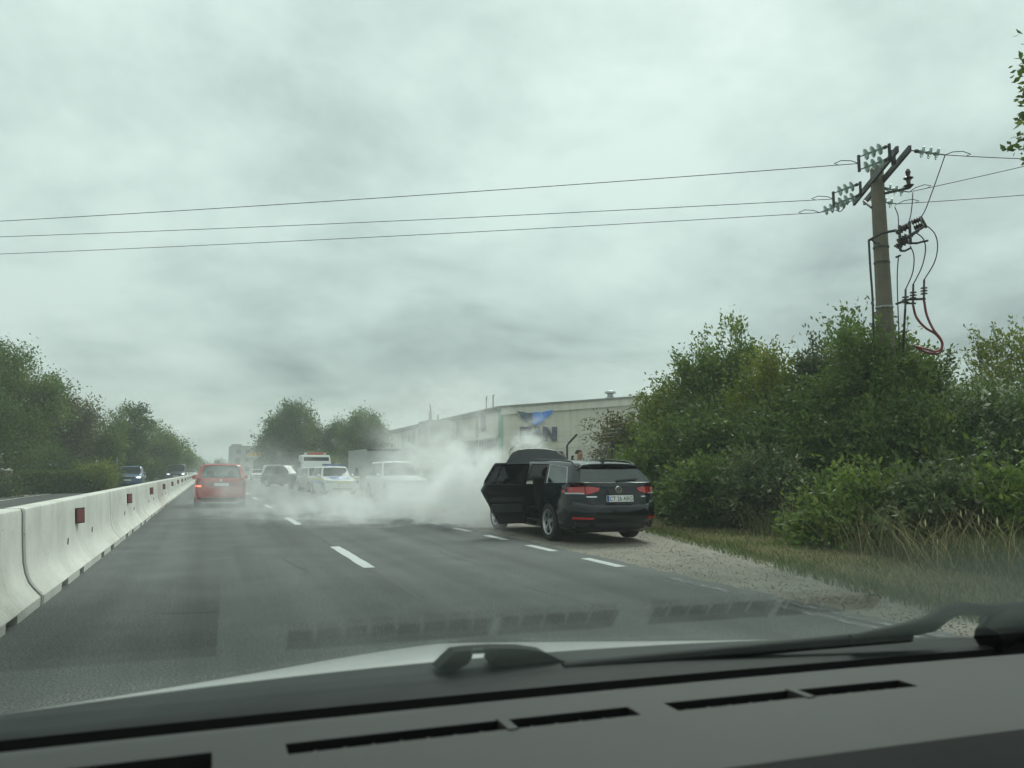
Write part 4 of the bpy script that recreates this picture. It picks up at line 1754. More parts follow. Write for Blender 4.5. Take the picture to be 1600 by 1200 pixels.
SUV = dict(L=4.25, W=1.82, H=1.60, wb=2.6, ro=.8, belt=(1.05, 1.0), hood=(.88, 1.03), cowl=.80, wtop=.2, gb=-2.0, gt=-1.7, wr=.345, p=dict(q0=-1.8, q1=-1.05, d0=-.95, b0=-.1, b1=.03, a0=.5))
HATCH = dict(L=4.05, W=1.74, H=1.50, wb=2.55, ro=.65, belt=(.98, .95), hood=(.76, .95), cowl=.80, wtop=.2, gb=-1.9, gt=-1.55, wr=.31, p=dict(q0=-1.7, q1=-.95, d0=-.85, b0=-.08, b1=.04, a0=.5))
VAN = dict(L=5.0, W=1.95, H=2.0, wb=3.0, ro=1.0, belt=(1.2, 1.15), hood=(.98, 1.15), cowl=1.75, wtop=1.1, gb=-2.45, gt=-2.38, wr=.34, boxy=.4, tum=.86, p=dict(q0=-2.2, q1=-1.0, d0=-.9, b0=.35, b1=.5, a0=1.45, q0t=-2.2, q1t=-1.0, d0t=-.9))
M_LEDON = mat('lamp_lit_white', (.9, .9, .9), .3, emit=((.85, .93, 1.0), 3.0))
M_BLUE = paint('blue_paint', (.03, .085, .18), .25, .8)
p = atz(204, 55)
front_car('suv', 'dark blue suv with lit headlamps coming towards us beyond the barrier', (p.x, p.y, 0), math.pi, M_BLUE, SUV, lit=M_LEDON)
p = atz(276, 84)
M_DVAN = paint('dark_van_paint', (.05, .055, .065), .35, .5)
front_car('van', 'dark van with lit headlamps following the blue suv', (p.x, p.y, 0), math.pi, M_DVAN, VAN, lit=M_LEDON, van=True)
p = atz(299.5, 150)
front_car('car', 'small pale car far off in the oncoming lane, before the red car', (p.x, p.y, 0), math.pi, paint('pale_paint', (.45, .46, .46), .4, .4), HATCH, lit=M_LEDON)
M_WHITE = paint('white_paint', (.66, .67, .66), .35, .5, .05)
M_PBLUE = paint('police_blue', (.04, .14, .46), .35, .5)
M_PYEL = paint('police_yellow', (.62, .60, .10), .4, .4)

# police car, driver's door open
p = atz(521, 42)
pol, pk = front_car('police_car', 'white police car with blue bonnet panel, its driver door open, standing in the smoke', (p.x, p.y, 0), math.pi + R_(6), M_WHITE, HATCH, open_door='front')
pol['category'] = 'car'
pk.door.rotation_euler = (0, 0, -R_(62))
hw = HATCH['W'] / 2
b = MB()
rows_ = []
for yv in np.linspace(1.72, .98, 7):
    w_ = .46 + (1.72 - yv) * .1
    rows_.append([pk.hit('top', x, yv)[0] + Vector((0, 0, .005)) for x in np.linspace(-w_, w_, 9)])
b.grid(rows_)
b.build('bonnet_panel', M_PBLUE, pol, True)
pk.patch('front_band', 'front', [(-.46, .70), (.46, .70), (.44, .63), (-.44, .63)], M_PYEL, .012, 8, 2)
for side in ('left', 'right'):
    if side == 'right':
        pk.patch('side_band', side, [(-1.6, .86), (1.2, .84), (1.2, .74), (-1.6, .76)], M_PYEL, .006, 14, 2)
        pk.patch('side_band', side, [(-1.5, .74), (.9, .73), (.9, .58), (-1.5, .58)], M_PBLUE, .006, 14, 2)
lb = MB()
h, n_ = pk.hit('top', 0, -.15)
lb.bb(-.55, .55, -.28, -.02, h.z + .03, h.z + .13)
lb.bb(-.4, -.36, -.2, -.1, h.z - .02, h.z + .04)
lb.bb(.36, .4, -.2, -.1, h.z - .02, h.z + .04)
lb.build('light_bar', mat('light_bar_blue', (.03, .08, .25), .2, coat=.5), pol)
dbm = MB()
dv = [v.co for v in pk.door.data.vertices]
dy0, dy1 = min(v.y for v in dv), max(v.y for v in dv)
dx = min(v.x for v in dv)
dbm.bb(dx - .004, dx + .0, dy0 + .04, dy1 - .04, .74, .86, 0)
dbm.bb(dx - .004, dx + .0, dy0 + .04, dy1 - .04, .56, .735, 1)
o = dbm.build('door_band', [M_PYEL, M_PBLUE], pk.door)
o2 = MB()
o2.bb(.082, .088, dy0 + .06, dy1 - .06, .76, .86, 0)
o2.bb(.082, .088, dy0 + .06, dy1 - .06, .50, .755, 1)
o2.build('door_lining', [mat('lining_pale', (.5, .5, .3), .6), mat('lining_blue', (.12, .17, .3), .6)], pk.door)

# white suv with roof rails and dark suv, in the smoke
p = atz(620, 34)
wsu, wk = front_car('suv', 'white suv with roof rails facing us, deep in the smoke', (p.x, p.y, 0), math.pi + R_(4), M_WHITE, dict(SUV, W=1.86, H=1.68))
for sx_ in (-1, 1):
    b = MB()
    P = [(sx_ * .62, yv, wk.hit('top', sx_ * .62, yv)[0].z + (.06 if -1.3 < yv < 0 else 0)) for yv in np.linspace(-1.4, .1, 7)]
    b.tube(P, .02, 6)
    b.build('roof_rail', M_GALV, wsu, True)
p = atz(678, 38)
M_DARK = paint('charcoal_paint', (.03, .032, .035), .3, .6)
front_car('suv', 'dark suv standing beside the white one, half lost in the smoke', (p.x, p.y, 0), math.pi + R_(10), M_DARK, dict(SUV, W=1.9, H=1.78))
p = atz(449, 62)
front_car('suv', 'black suv parked at an angle before the white van, ahead of the truck', (p.x, p.y, 0), math.pi + R_(42), M_DARK, dict(SUV, H=1.7))
p = atz(428, 92)
front_car('van', 'white van parked below the big round tree', (p.x, p.y, 0), math.pi + R_(8), M_WHITE, VAN, van=True)
p = atz(402, 108)
front_car('car', 'small white car parked by the fuel station canopy', (p.x, p.y, 0), math.pi, M_WHITE, HATCH)
p = atz(497, 47)
front_car('car', 'silver car squeezed between the truck and the police car', (p.x, p.y, 0), math.pi + R_(8), paint('silver_paint', (.38, .39, .40), .3, .6), HATCH)

# recovery truck with a red and white light bar
p = atz(484, 53)
tr = thing('tow_truck', 'white recovery truck with a red and white light bar on its cab', 'truck', (p.x, p.y, 0), math.pi + R_(4))
b = MB()


def rbox(x0, x1, y0, y1, z0, z1, slope=0.0, inset=.06):
    bb2 = bmesh.new()
    vs = []
    for z, sl_, ins in ((z0, 0, 0), (z0 + (z1 - z0) * .45, 0, 0), (z1 - .06, slope, inset), (z1, slope + .06, inset + .06)):
        vs.append([(x0 + ins, y0), (x1 - ins, y0), (x1 - ins, y1 - sl_), (x0 + ins, y1 - sl_)])
    out = MB()
    zz_ = (z0, z0 + (z1 - z0) * .45, z1 - .06, z1)
    out.add([(x, y_, z) for r, z in zip(vs, zz_) for x, y_ in r], [(i * 4 + j, i * 4 + (j + 1) % 4, i * 4 + 4 + (j + 1) % 4, i * 4 + 4 + j) for i in range(3) for j in range(4)] + [(3, 2, 1, 0), (12, 13, 14, 15)])
    bb2.free()
    return out


rbox(-.98, .98, .9, 2.5, .45, 2.3, .42).build('cab', M_WHITE, tr)
w_ = MB()
w_.add([(-.86, 2.42, 1.32), (.86, 2.42, 1.32), (.82, 2.12, 2.14), (-.82, 2.12, 2.14)], [(0, 1, 2, 3)])
w_.add([(-.86, 2.43, 1.30), (.86, 2.43, 1.30), (.82, 2.14, 2.16), (-.82, 2.14, 2.16)], [(0, 1, 2, 3)])
w_.build('windscreen', M_DGLASS, tr)
w_ = MB()
w_.bb(-.9, .9, 2.48, 2.56, .45, .75)
w_.build('bumper', M_BLACK, tr)
for sx_ in (-1, 1):
    w_ = MB()
    w_.lathe([(.001, 0), (.11, 0), (.12, .03), (.06, .05)], 16, 'y', (sx_ * .72, 2.50, .92))
    w_.build('headlight', M_LAMPCLEAR, tr, True)
    w_ = MB()
    w_.bb(sx_ * 1.12 - .07, sx_ * 1.12 + .07, 2.2, 2.28, 1.45, 1.85)
    w_.tube([(sx_ * .95, 2.25, 1.75), (sx_ * 1.12, 2.25, 1.75)], .02, 6)
    w_.build('mirror', M_BLACK, tr)
w_ = MB()
w_.bb(-.70, .70, 1.5, 1.8, 2.33, 2.47)
lbo = w_.build('light_bar', mat('bar_white', (.6, .6, .58), .4), tr)
w_ = MB()
w_.bb(-.55, .55, 1.79, 1.815, 2.345, 2.455)
w_.build('lamp_glass', mat('bar_red', (.55, .08, .05), .3), lbo)
w_ = MB()
w_.bb(-1.0, 1.0, -3.2, .75, .85, 1.0)
w_.bb(-.35, .35, -3.0, 2.2, .45, .8)
w_.build('flatbed', M_STEEL, tr)
w_ = MB()
w_.tube([(0, .7, 1.0), (0, .3, 2.2), (0, -.8, 2.6)], [.09, .08, .05], 8)
w_.build('crane_arm', M_STEEL, tr)
for yw in (1.75, -2.2):
    for sx_ in (-1, 1):
        w_ = MB()
        w_.lathe([(.25, -.12), (.36, -.13), (.40, -.09), (.40, .09), (.36, .13), (.25, .12)], 24, 'x')
        t_ = w_.build('wheel', M_RUBBER, tr, True)
        t_.location = (sx_ * .86, yw, .40)
        w_ = MB()
        w_.lathe([(.001, .08), (.24, .10), (.25, .06), (.001, .04)], 18, 'x')
        q_ = w_.build('rim', M_RIM, t_, True)
        if sx_ < 0:
            q_.rotation_euler = (0, 0, math.pi)


# ------------------------------------------------------------------ buildings
def wall_mat(name, col, ribs=None, var=.08, axis='x'):
    m, t, o = newmat(name)
    g_ = N(t, 'ShaderNodeTexCoord')
    nz = N(t, 'ShaderNodeTexNoise', i_Scale=.7, i_Detail=8.0, i_Roughness=.65)
    L(t, g_.outputs['Object'], nz.inputs['Vector'])
    mpn = N(t, 'ShaderNodeMapping', i_Scale=(3, 3, .15))
    L(t, g_.outputs['Object'], mpn.inputs[0])
    n2_ = N(t, 'ShaderNodeTexNoise', i_Scale=.9, i_Detail=4.0)
    L(t, mpn.outputs[0], n2_.inputs['Vector'])
    c0 = ramp(t, nz.outputs[0], [(.3, tuple(c * (1 - var) for c in col)), (.7, tuple(c * (1 + var) for c in col))])
    mm = N(t, 'ShaderNodeMix', data_type='RGBA', blend_type='MULTIPLY')
    mm.inputs['Factor'].default_value = 1
    L(t, c0, mm.inputs['A'])
    L(t, ramp(t, n2_.outputs[0], [(.3, (.86, .85, .83)), (.5, (1, 1, 1))]), mm.inputs['B'])
    p_ = N(t, 'ShaderNodeBsdfPrincipled', i_Roughness=.85)
    L(t, mm.outputs['Result'], p_.inputs['Base Color'])
    L(t, p_.outputs[0], o.inputs[0])
    return m


M_CREAM = wall_mat('cream_wall', (.64, .61, .52))
M_CREAM2 = wall_mat('cream_trim', (.70, .67, .59))
M_GREENP = mat('green_paint', (.06, .27, .17), .5, var=.15, scale=4)
M_ROOF = mat('grey_roof', (.22, .22, .21), .8, var=.2, scale=1)
M_WGLASS = mat('window_glass', (.03, .038, .04), .08, spec=.7)
M_WFRAME = mat('window_frame_grey', (.30, .30, .28), .6)
BX, BY = 22.6, 60.5
hall = thing('factory_hall', 'long cream factory hall with a green corner post and a low gable, behind the smoke', 'building', (BX, BY, 0))
EZ, RX, RZ_ = 6.55, 15.0, 8.0      # eave height at the corner, ridge offset and height
w_ = MB()
BD = 46
w_.add([(0, 0, -.1), (RX * 2, 0, -.1), (RX * 2, 0, EZ), (RX, 0, RZ_), (0, 0, EZ)], [(0, 1, 2, 3, 4)])
w_.add([(0, BD, -.1), (RX * 2, BD, -.1), (RX * 2, BD, EZ), (RX, BD, RZ_), (0, BD, EZ)], [(4, 3, 2, 1, 0)])
w_.add([(0, 0, -.1), (0, 0, EZ), (0, BD, EZ), (0, BD, -.1)], [(0, 1, 2, 3)])
w_.add([(RX * 2, 0, -.1), (RX * 2, 0, EZ), (RX * 2, BD, EZ), (RX * 2, BD, -.1)], [(3, 2, 1, 0)])
w_.build('wall', M_CREAM, hall)
w_ = MB()
for a, b_ in (((-.35, EZ - .03), (RX, RZ_ + .04)), ((RX, RZ_ + .04), (RX * 2 + .35, EZ - .03))):
    w_.add([(a[0], -.35, a[1]), (b_[0], -.35, b_[1]), (b_[0], BD, b_[1]), (a[0], BD, a[1]), (a[0], -.35, a[1] + .14), (b_[0], -.35, b_[1] + .14), (b_[0], BD, b_[1] + .14), (a[0], BD, a[1] + .14)],
           [(3, 2, 1, 0), (4, 5, 6, 7), (0, 1, 5, 4), (1, 2, 6, 5), (2, 3, 7, 6), (3, 0, 4, 7)])
w_.build('roof', M_ROOF, hall)
w_ = MB()
for sgn in (0, 1):
    x0, x1 = (0.0, RX) if sgn == 0 else (RX, RX * 2)
    z0, z1 = (EZ, RZ_) if sgn == 0 else (RZ_, EZ)
    w_.add([(x0, -.20, z0 - .62), (x1, -.20, z1 - .62), (x1, -.20, z1 + .12), (x0, -.20, z0 + .12), (x0, .0, z0 - .62), (x1, .0, z1 - .62), (x1, 0, z1 + .12), (x0, 0, z0 + .12)],
           [(0, 1, 2, 3), (0, 4, 5, 1), (3, 2, 6, 7), (0, 3, 7, 4), (1, 5, 6, 2)])
w_.build('cornice', M_CREAM2, hall)
w_ = MB()
w_.bb(-.12, .22, -.12, .22, -.1, EZ - .12)
w_.build('corner_post', M_GREENP, hall)
# road side: pilasters, ledge, panels, windows
for i, yv in enumerate(np.arange(5.9, BD, 5.9)):
    w_ = MB()
    w_.bb(-.16, .0, yv - .16, yv + .16, -.1, EZ - .08)
    w_.build('pilaster', mat('pilaster_greygreen', (.24, .27, .25), .7, var=.1), hall)
w_ = MB()
w_.bb(-.24, -.002, .3, BD, 4.05, 4.28)
w_.build('ledge', M_CREAM2, hall)
w_ = MB()
w_.bb(-.20, -.002, .3, BD, EZ - .32, EZ - .10)
w_.build('gutter', M_ROOF, hall)
wfr = MB()
wfr.bb(-.05, .0, 0, 4.9, 0, .07)
wfr.bb(-.05, .0, 0, 4.9, 2.73, 2.8)
for k in range(8):
    wfr.bb(-.05, .0, k * .69, k * .69 + .06, .07, 2.73)
for k in (1, 2):
    wfr.bb(-.048, -.002, 0, 4.9, k * .93 - .02, k * .93 + .02)
wfm = wfr.mesh('window')
wfm.materials.append(M_WFRAME)
wpn = MB()
wpn.bb(-.02, -.006, .02, 4.86, .02, 2.78)
wpm = wpn.mesh('pane')
wpm.materials.append(M_WGLASS)
for i in range(7):
    o = place('window', wfm, M_WFRAME, hall)
    o.location = (-.003, .55 + i * 5.9, 1.15)
    place('pane', wpm, M_WGLASS, o)
swm = MB()
swm.bb(-.05, 0, 0, .6, 0, .9)
swm = swm.mesh('vent_window')
swm.materials.append(M_WFRAME)
for i in range(2, 7):
    o = place('vent_window', swm, M_WFRAME, hall)
    o.location = (-.003, 2.2 + i * 5.9, 4.8)
# service tower on the road side
tw = thing('service_tower', 'grey service tower with pipes standing against the hall, blurred by smoke', 'tower', (BX - 2.6, BY + 13.2, 0))
w_ = MB()
w_.bb(0, 2.5, 0, 4.2, -.1, 6.3)
w_.build('wall', wall_mat('tower_grey', (.36, .36, .33)), tw)
for (px_, h_) in ((.5, 7.1), (1.3, 6.9)):
    w_ = MB()
    w_.tube([(px_, 1.4, 6.2), (px_, 1.4, h_)], .16 if px_ < 1 else .10, 12)
    w_.build('chimney', M_GALV, tw, True)
for k in range(5):
    w_ = MB()
    w_.tube([(-.08, .4 + k * .85, -.1), (-.08, .4 + k * .85, 6.1 - .4 * (k % 2))], .07, 8)
    w_.build('pipe', M_GALV, tw, True)
w_ = MB()
w_.bb(-.06, .0, .3, 3.9, 1.0, 2.6)
w_.build('door', M_WGLASS, tw)
w_ = MB()
w_.tube([(.5, 1.4, 7.0), (.5, 1.4, 7.7), (.42, 1.4, 7.95)], .06, 6)
w_.build('mast', M_STEEL, tw)
# masts and ventilator on the roof
for yv in (5.0, 3.2):
    w_ = MB()
    w_.tube([(.5, yv, EZ + .1), (.5, yv, EZ + 1.35), (.62, yv, EZ + 1.42)], .05, 6)
    w_.build('mast', M_STEEL, hall)
w_ = MB()
w_.lathe([(.55, 0), (.42, .35), (.28, .40), (.28, .70), (.56, .74), (.46, .90), (.2, 1.0), (.02, 1.02)], 18, 'z', (11.7, 2.2, EZ + 1.12))
w_.build('ventilator', M_GALV, hall, True)
w_ = MB()
w_.box((-.10, 3.9, 5.6), (.5, .5, 1.5))
w_.tube([(-.2, 3.9, 4.7), (-.2, 3.9, 6.5)], .08, 6)
w_.build('duct', M_STEEL, hall)

# the sign: winged emblem and three letters
M_NAVY = mat('sign_navy', (.045, .052, .10), .45, var=.1)
M_AZURE = mat('sign_blue', (.03, .20, .72), .4)
M_AZURE2 = mat('sign_bright_blue', (.05, .30, .86), .4)
M_SLATE = mat('sign_slate', (.07, .10, .17), .45)
M_SIGNW = mat('sign_white', (.7, .72, .7), .5)
sgn = thing('company_sign', 'blue winged emblem above big dark letters FAN on the gable wall', 'sign', (BX, BY - .01, 0))


def wp_(px, py):
    """pixel on the gable plane -> (x, z) in the sign's own frame"""
    d = ray(px, py)
    t_ = (BY - CP.y) / d.y
    q_ = CP + d * t_
    return (q_.x - BX, q_.z)


def signpart(name, pts, m, d0, d1, parent):
    w2 = MB()
    w2.prism([wp_(*q_) for q_ in pts], lambda u, v, d: Vector((u, -d, v)), d0, d1)
    return w2.build(name, m, parent)


signpart('emblem_rim', [(805.5, 641), (834, 646.5), (863.5, 639.5), (860, 648), (837, 667), (829, 664), (812, 653)], M_SIGNW, .0, .16, sgn)
signpart('wing', [(807, 642.5), (817, 644.5), (817, 655.5), (812.5, 652)], M_SLATE, .15, .30, sgn)
signpart('wing', [(817.6, 644.6), (823.5, 645.6), (823.5, 659.5), (817.6, 656)], M_SLATE, .15, .32, sgn)
signpart('wing', [(824.1, 645.7), (829, 646.6), (829, 662), (824.1, 659.8)], M_NAVY, .15, .34, sgn)
signpart('wing', [(829.5, 645.5), (836, 644.3), (840.5, 646), (840.5, 662.3), (836, 665.5), (829.5, 662.3)], M_AZURE, .15, .42, sgn)
signpart('wing', [(841.1, 645.6), (846.5, 644.3), (846.5, 658), (841.1, 662)], M_AZURE2, .15, .34, sgn)
signpart('wing', [(847.1, 644.2), (862.3, 640.6), (859, 647.5), (847.1, 657.5)], M_AZURE, .15, .30, sgn)
F_ = [(812.5, 667), (828.5, 667), (828.5, 671.5), (818.5, 671.5), (818.5, 677), (827.5, 677), (827.5, 681), (818.5, 681), (818.5, 690.5), (812.5, 690.5)]
A_ = [(836, 667), (841, 667), (849.5, 690), (843.2, 690), (838.5, 676), (833.5, 690.3), (827.2, 690.3)]
N_ = [(848, 667), (853.5, 667), (862.5, 681.5), (862.5, 667), (868.8, 667), (868.8, 689.5), (863.5, 689.5), (854.2, 674.8), (854.2, 689.8), (848, 689.9)]
for poly in (F_, A_, N_):
    signpart('letter', poly, M_NAVY, .02, .22, sgn)

# container by the roadside
p = atz(600, 52)
con = thing('container', 'pale grey corrugated container at the end of the hall, behind the white suv', 'container', (p.x, p.y, 0), R_(3))
w_ = MB()
w_.bb(-1.15, 1.15, 0, 5.9, .1, 2.72)
w_.build('box_body', mat('container_grey', (.38, .40, .39), .6, var=.1), con)
w_ = MB()
for k in range(13):
    w_.bb(-1.12 + k * .18, -1.12 + k * .18 + .09, -.035, .0, .25, 2.55)
cr_ = w_.build('corrugation', MATS['container_grey'], con)
cr_['kind'] = 'stuff'
w_ = MB()
for z in (.1, 2.6):
    w_.bb(-1.2, 1.2, -.06, .02, z, z + .12)
w_.build('end_frame', M_STEEL, con)

# fuel station and far block
p = atz(420, 165)
fs = thing('fuel_station', 'fuel station canopy with a yellow fascia on white columns', 'fuel station', (p.x, p.y, 0), 0)
w_ = MB()
w_.bb(-4.2, 5.5, -4, 4, 4.1, 4.3)
w_.build('canopy', M_SIGNW, fs)
w_ = MB()
w_.bb(-4.25, 5.55, -4.05, 4.05, 4.3, 5.1)
w_.build('fascia', mat('fascia_yellow', (.60, .38, .05), .5), fs)
for x in (-3.6, 1.0, 4.8):
    w_ = MB()
    w_.bb(x - .35, x + .35, -.35, .35, -.1, 4.1)
    w_.build('column', M_SIGNW, fs)
w_ = MB()
w_.bb(-3, 5, 5, 9, -.1, 3.6)
w_.build('shop', M_WGLASS, fs)
p = atz(392, 215)
fb = thing('apartment_block', 'plain grey block of flats behind the fuel station canopy', 'building', (p.x, p.y, 0), R_(4))
w_ = MB()
w_.bb(-5.0, 5.2, 0, 12, -.1, 8.0)
w_.bb(-5.0, -2.8, -.4, 5, 8.0, 8.7)
w_.build('wall', wall_mat('far_grey', (.33, .32, .30)), fb)
w_ = MB()
w_.bb(-5.1, 5.3, -.1, 12, 7.99, 8.25)
w_.build('roof', M_ROOF, fb)
for z in (1.2, 3.6, 6.0):
    for x in (-4.2, -1.6, 1.0, 3.4):
        w_ = MB()
        w_.bb(x, x + 1.3, -.05, .02, z, z + 1.2)
        w_.build('window', M_WGLASS, fb)
# shed roof glimpsed between the shrubs on the right
p = atz(1512, 26)
sh = thing('shed', 'pale shed roof glimpsed between the shrubs beyond the pole', 'shed', (p.x, p.y, 0), R_(-20))
w_ = MB()
w_.bb(-2.2, 2.2, 0, 4, -.1, 3.4)
w_.build('wall', M_CREAM, sh)
w_ = MB()
w_.add([(-2.4, -.2, 3.4), (2.4, -.2, 3.4), (2.4, 2, 4.1), (-2.4, 2, 4.1), (2.4, 4.2, 3.4), (-2.4, 4.2, 3.4)], [(0, 1, 2, 3), (3, 2, 4, 5), (1, 4, 2), (0, 3, 5), (0, 5, 4, 1)])
w_.build('roof', mat('shed_roof', (.5, .51, .52), .6), sh)
# gate posts by the far left
for i, px_ in enumerate((3, 13.5)):
    p = atz(px_, 38)
    q = thing('gate_post', ['reddish brown gate post at the very edge of the picture beyond the barrier', 'pale-edged brown gate post beside the clipped hedge'][i], 'post', (p.x, p.y, 0), 0, 'gate posts beyond the barrier')
    w_ = MB()
    w_.bb(-.14, .14, -.14, .14, -.1, 1.28)
    w_.build('shaft', mat('post_brown', (.16, .075, .055), .8, var=.25, scale=6) if i == 0 else mat('post_pale', (.26, .20, .15), .8, var=.25, scale=6), q)
    w_ = MB()
    w_.add([(-.17, -.17, 1.28), (.17, -.17, 1.28), (.17, .17, 1.28), (-.17, .17, 1.28), (0, 0, 1.40)], [(3, 2, 1, 0), (0, 1, 4), (1, 2, 4), (2, 3, 4), (3, 0, 4)])
    w_.build('cap', M_CONC, q)
p = atz(182, 56)
q = thing('marker_post', 'thin pale post standing by the hedge before the blue suv', 'post', (p.x, p.y, 0))
w_ = MB()
w_.tube([(0, 0, -.05), (0, 0, 2.2)], .04, 8)
w_.build('shaft', M_GALV, q, True)

# ------------------------------------------------------------------ wire fence behind the black car
fen = thing('wire_fence', 'wire mesh fence with bent-topped posts behind the black car', 'fence', (10.2, 18.6, 0))
M_POST = mat('fence_post', (.05, .052, .05), .7, var=.3)
f0, f1 = Vector((0, 0, 0)), Vector((1.35, 11.2, 0))
pxs = [0.0, .34, .67, 1.0, 1.36, 1.72]
for i, fr in enumerate(pxs):
    c = f0.lerp(f1, fr)
    w_ = MB()
    w_.tube([c + Vector((0, 0, -.05)), c + Vector((0, 0, 2.05)), c + Vector((.05, -.02, 2.14)), c + Vector((.30, -.12, 2.42))], .035, 8)
    w_.build('post', M_POST, fen, True)
    if i in (0,):
        for dx_, dy_ in ((-.5, .9), (.55, -.95)):
            w_ = MB()
            w_.tube([c + Vector((dx_, dy_, 0)), c + Vector((0, 0, 1.6))], .025, 6)
            w_.build('brace', M_POST, fen, True)
e0, e1 = f0, f0.lerp(f1, 1.72)
for z, off in ((2.0, 0), (1.1, 0), (.3, 0), (2.2, .12), (2.32, .22), (2.42, .30)):
    w_ = MB()
    w_.tube([e0 + Vector((off, -off * .4, z)), e0.lerp(e1, .5) + Vector((off, -off * .4, z - .01)), e1 + Vector((off, -off * .4, z))], .005, 4)
    w_.build('strand', M_GALV, fen)
w_ = MB()
ln = (e1 - e0).length
u_ = (e1 - e0).normalized()
k = -1.9
while k < ln:
    for sg in (1, -1):
        a0, z0_, a1, z1_ = (k, .1, k + 1.9, 2.0) if sg > 0 else (k, 2.0, k + 1.9, .1)
        if a0 < 0:
            z0_ += (z1_ - z0_) * (-a0 / 1.9)
            a0 = 0
        if a1 > ln:
            z1_ = z0_ + (z1_ - z0_) * ((ln - a0) / (a1 - a0))
            a1 = ln
        w_.tube([e0 + u_ * a0 + Vector((0, 0, z0_)), e0 + u_ * a1 + Vector((0, 0, z1_))], .0022, 3, False)
    k += .11
ms = w_.build('wire_mesh', M_GALV, fen)
ms['kind'] = 'stuff'
# bare creeper over the corner of the fence
rng = np.random.RandomState(123)
cre = thing('creeper', 'half-bare creeper hanging on the fence corner post', 'creeper', (10.25, 18.6, 0))
w_ = MB()
for i in range(70):
    p0 = Vector((rng.uniform(-.5, .6), rng.uniform(-.6, 1.4), rng.uniform(.8, 2.7)))
    d = Vector((rng.uniform(-.4, .3), rng.uniform(-.3, .4), rng.uniform(-.6, .5)))
    w_.tube([p0, p0 + d * .5 + Vector((0, 0, .05)), p0 + d], [.007, .005, .002], 4, False)
st = w_.build('stem', M_BARK, cre)
st['kind'] = 'stuff'
n = 150
S = np.stack([rng.uniform(-.5, .7, n), rng.uniform(-.6, 1.4, n), rng.uniform(.6, 2.8, n)], 1)
D = rng.normal(0, 1, (n, 3))
D /= np.linalg.norm(D, axis=1, keepdims=True)
place('foliage', leaf_mesh('foliage', S, D, rng.uniform(.1, .4, n), 6, .07, rng, .05), LEAF_RED, cre)

# ------------------------------------------------------------------ the power pole
PX, PY = 14.0, 12.72
pb = atz(1396, 17.0)
PX, PY = pb.x, pb.y
pole = thing('power_pole', 'tall tapered concrete power pole with glass insulators and a switch', 'power pole', (PX, PY, 0))
M_POLE = mat('pole_concrete', (.155, .135, .10), .85, var=.14, scale=3, bump=.25, bscale=25)
M_INS = None


def ins_mat():
    m, t, o = newmat('insulator_glass')
    p_ = N(t, 'ShaderNodeBsdfPrincipled', i_Roughness=.06)
    p_.inputs['Base Color'].default_value = (.45, .58, .53, 1)
    p_.inputs['Transmission Weight'].default_value = .45
    p_.inputs['IOR'].default_value = 1.3
    L(t, p_.outputs[0], o.inputs[0])
    return m


M_INS = ins_mat()
M_PORC = mat('brown_porcelain', (.045, .03, .024), .3, coat=.3)
PT = at(1383, 241, 17.0).z
w_ = MB()
w_.lathe([(.215, -.1), (.178, PT * .55), (.142, PT - .03), (.135, PT)], 8, 'z')
w_.build('shaft', M_POLE, pole, False)
w_ = MB()
w_.lathe([(.135, PT), (.10, PT + .05), (.01, PT + .06)], 8, 'z')
w_.build('pole_cap', M_STEEL, pole)
wd = Vector((-.86, .51, 0)).normalized()        # the line runs off across the road
ad = Vector((-.51, -.86, 0)).normalized()       # towards the camera end of the cross arm
ZA = PT - .28
for off in (-.085, .085):
    w_ = MB()
    w_.box(Vector((0, 0, ZA - .02)) + wd * off * 1.45 + ad * .15, (.06, 3.3, .13), Matrix.Rotation(math.atan2(ad.y, ad.x) - math.pi / 2, 3, 'Z'))
    w_.build('cross_arm', M_STEEL, pole)
w_ = MB()
w_.tube([Vector((0, 0, ZA - .65)) + wd * .15, ad * -1.1 + Vector((0, 0, ZA - .12))], .035, 6)
w_.build('arm_brace', M_STEEL, pole)
w_ = MB()
w_.tube([ad * 1.15 + Vector((0, 0, ZA - .1)), ad * 1.15 + Vector((0, 0, ZA + .22))], .05, 8)
w_.build('arm_stub', M_STEEL, pole)
dm = MB()
dm.lathe([(.02, -.06), (.04, -.03), (.05, .0), (.115, .015), (.125, .035), (.10, .045), (.03, .05), (.02, .06)], 16, 'x')
dme = dm.mesh('disc', True, 50)
dme.materials.append(M_INS)
ends = {}


def strand_ins(name, p0, d, n_, dup=0.0):
    """a string of glass discs from p0 along d; returns its far end"""
    d = d.normalized()
    perp = Vector((0, 0, 1))
    for s_ in ((0,) if dup == 0 else (-dup, dup)):
        a = p0 + perp * s_
        L0, L1 = .12, .12 + n_ * .145 + .10
        b_ = MB()
        b_.tube([a, a + d * L1], .013, 6)
        b_.lathe([(.03, 0), (.045, .03), (.03, .10)], 8, 'x', a + d * .05, rot=d.to_track_quat('X', 'Z').to_matrix())
        st_ = b_.build(name, M_STEEL, pole)
        for i_ in range(n_):
            q_ = place('disc', dme, M_INS, st_)
            q_.location = a + d * (L0 + .06 + i_ * .145)
            q_.rotation_mode = 'QUATERNION'
            q_.rotation_quaternion = d.to_track_quat('X', 'Z')
    e = p0 + d * (.12 + n_ * .145 + .10)
    if dup:
        for c_ in (e, p0):
            b_ = MB()
            b_.box(c_, (.04, .05, dup * 2.6))
            b_.build('yoke', M_STEEL, pole)
    return e


def lerp_dir(dz):
    return wd + Vector((0, 0, dz))


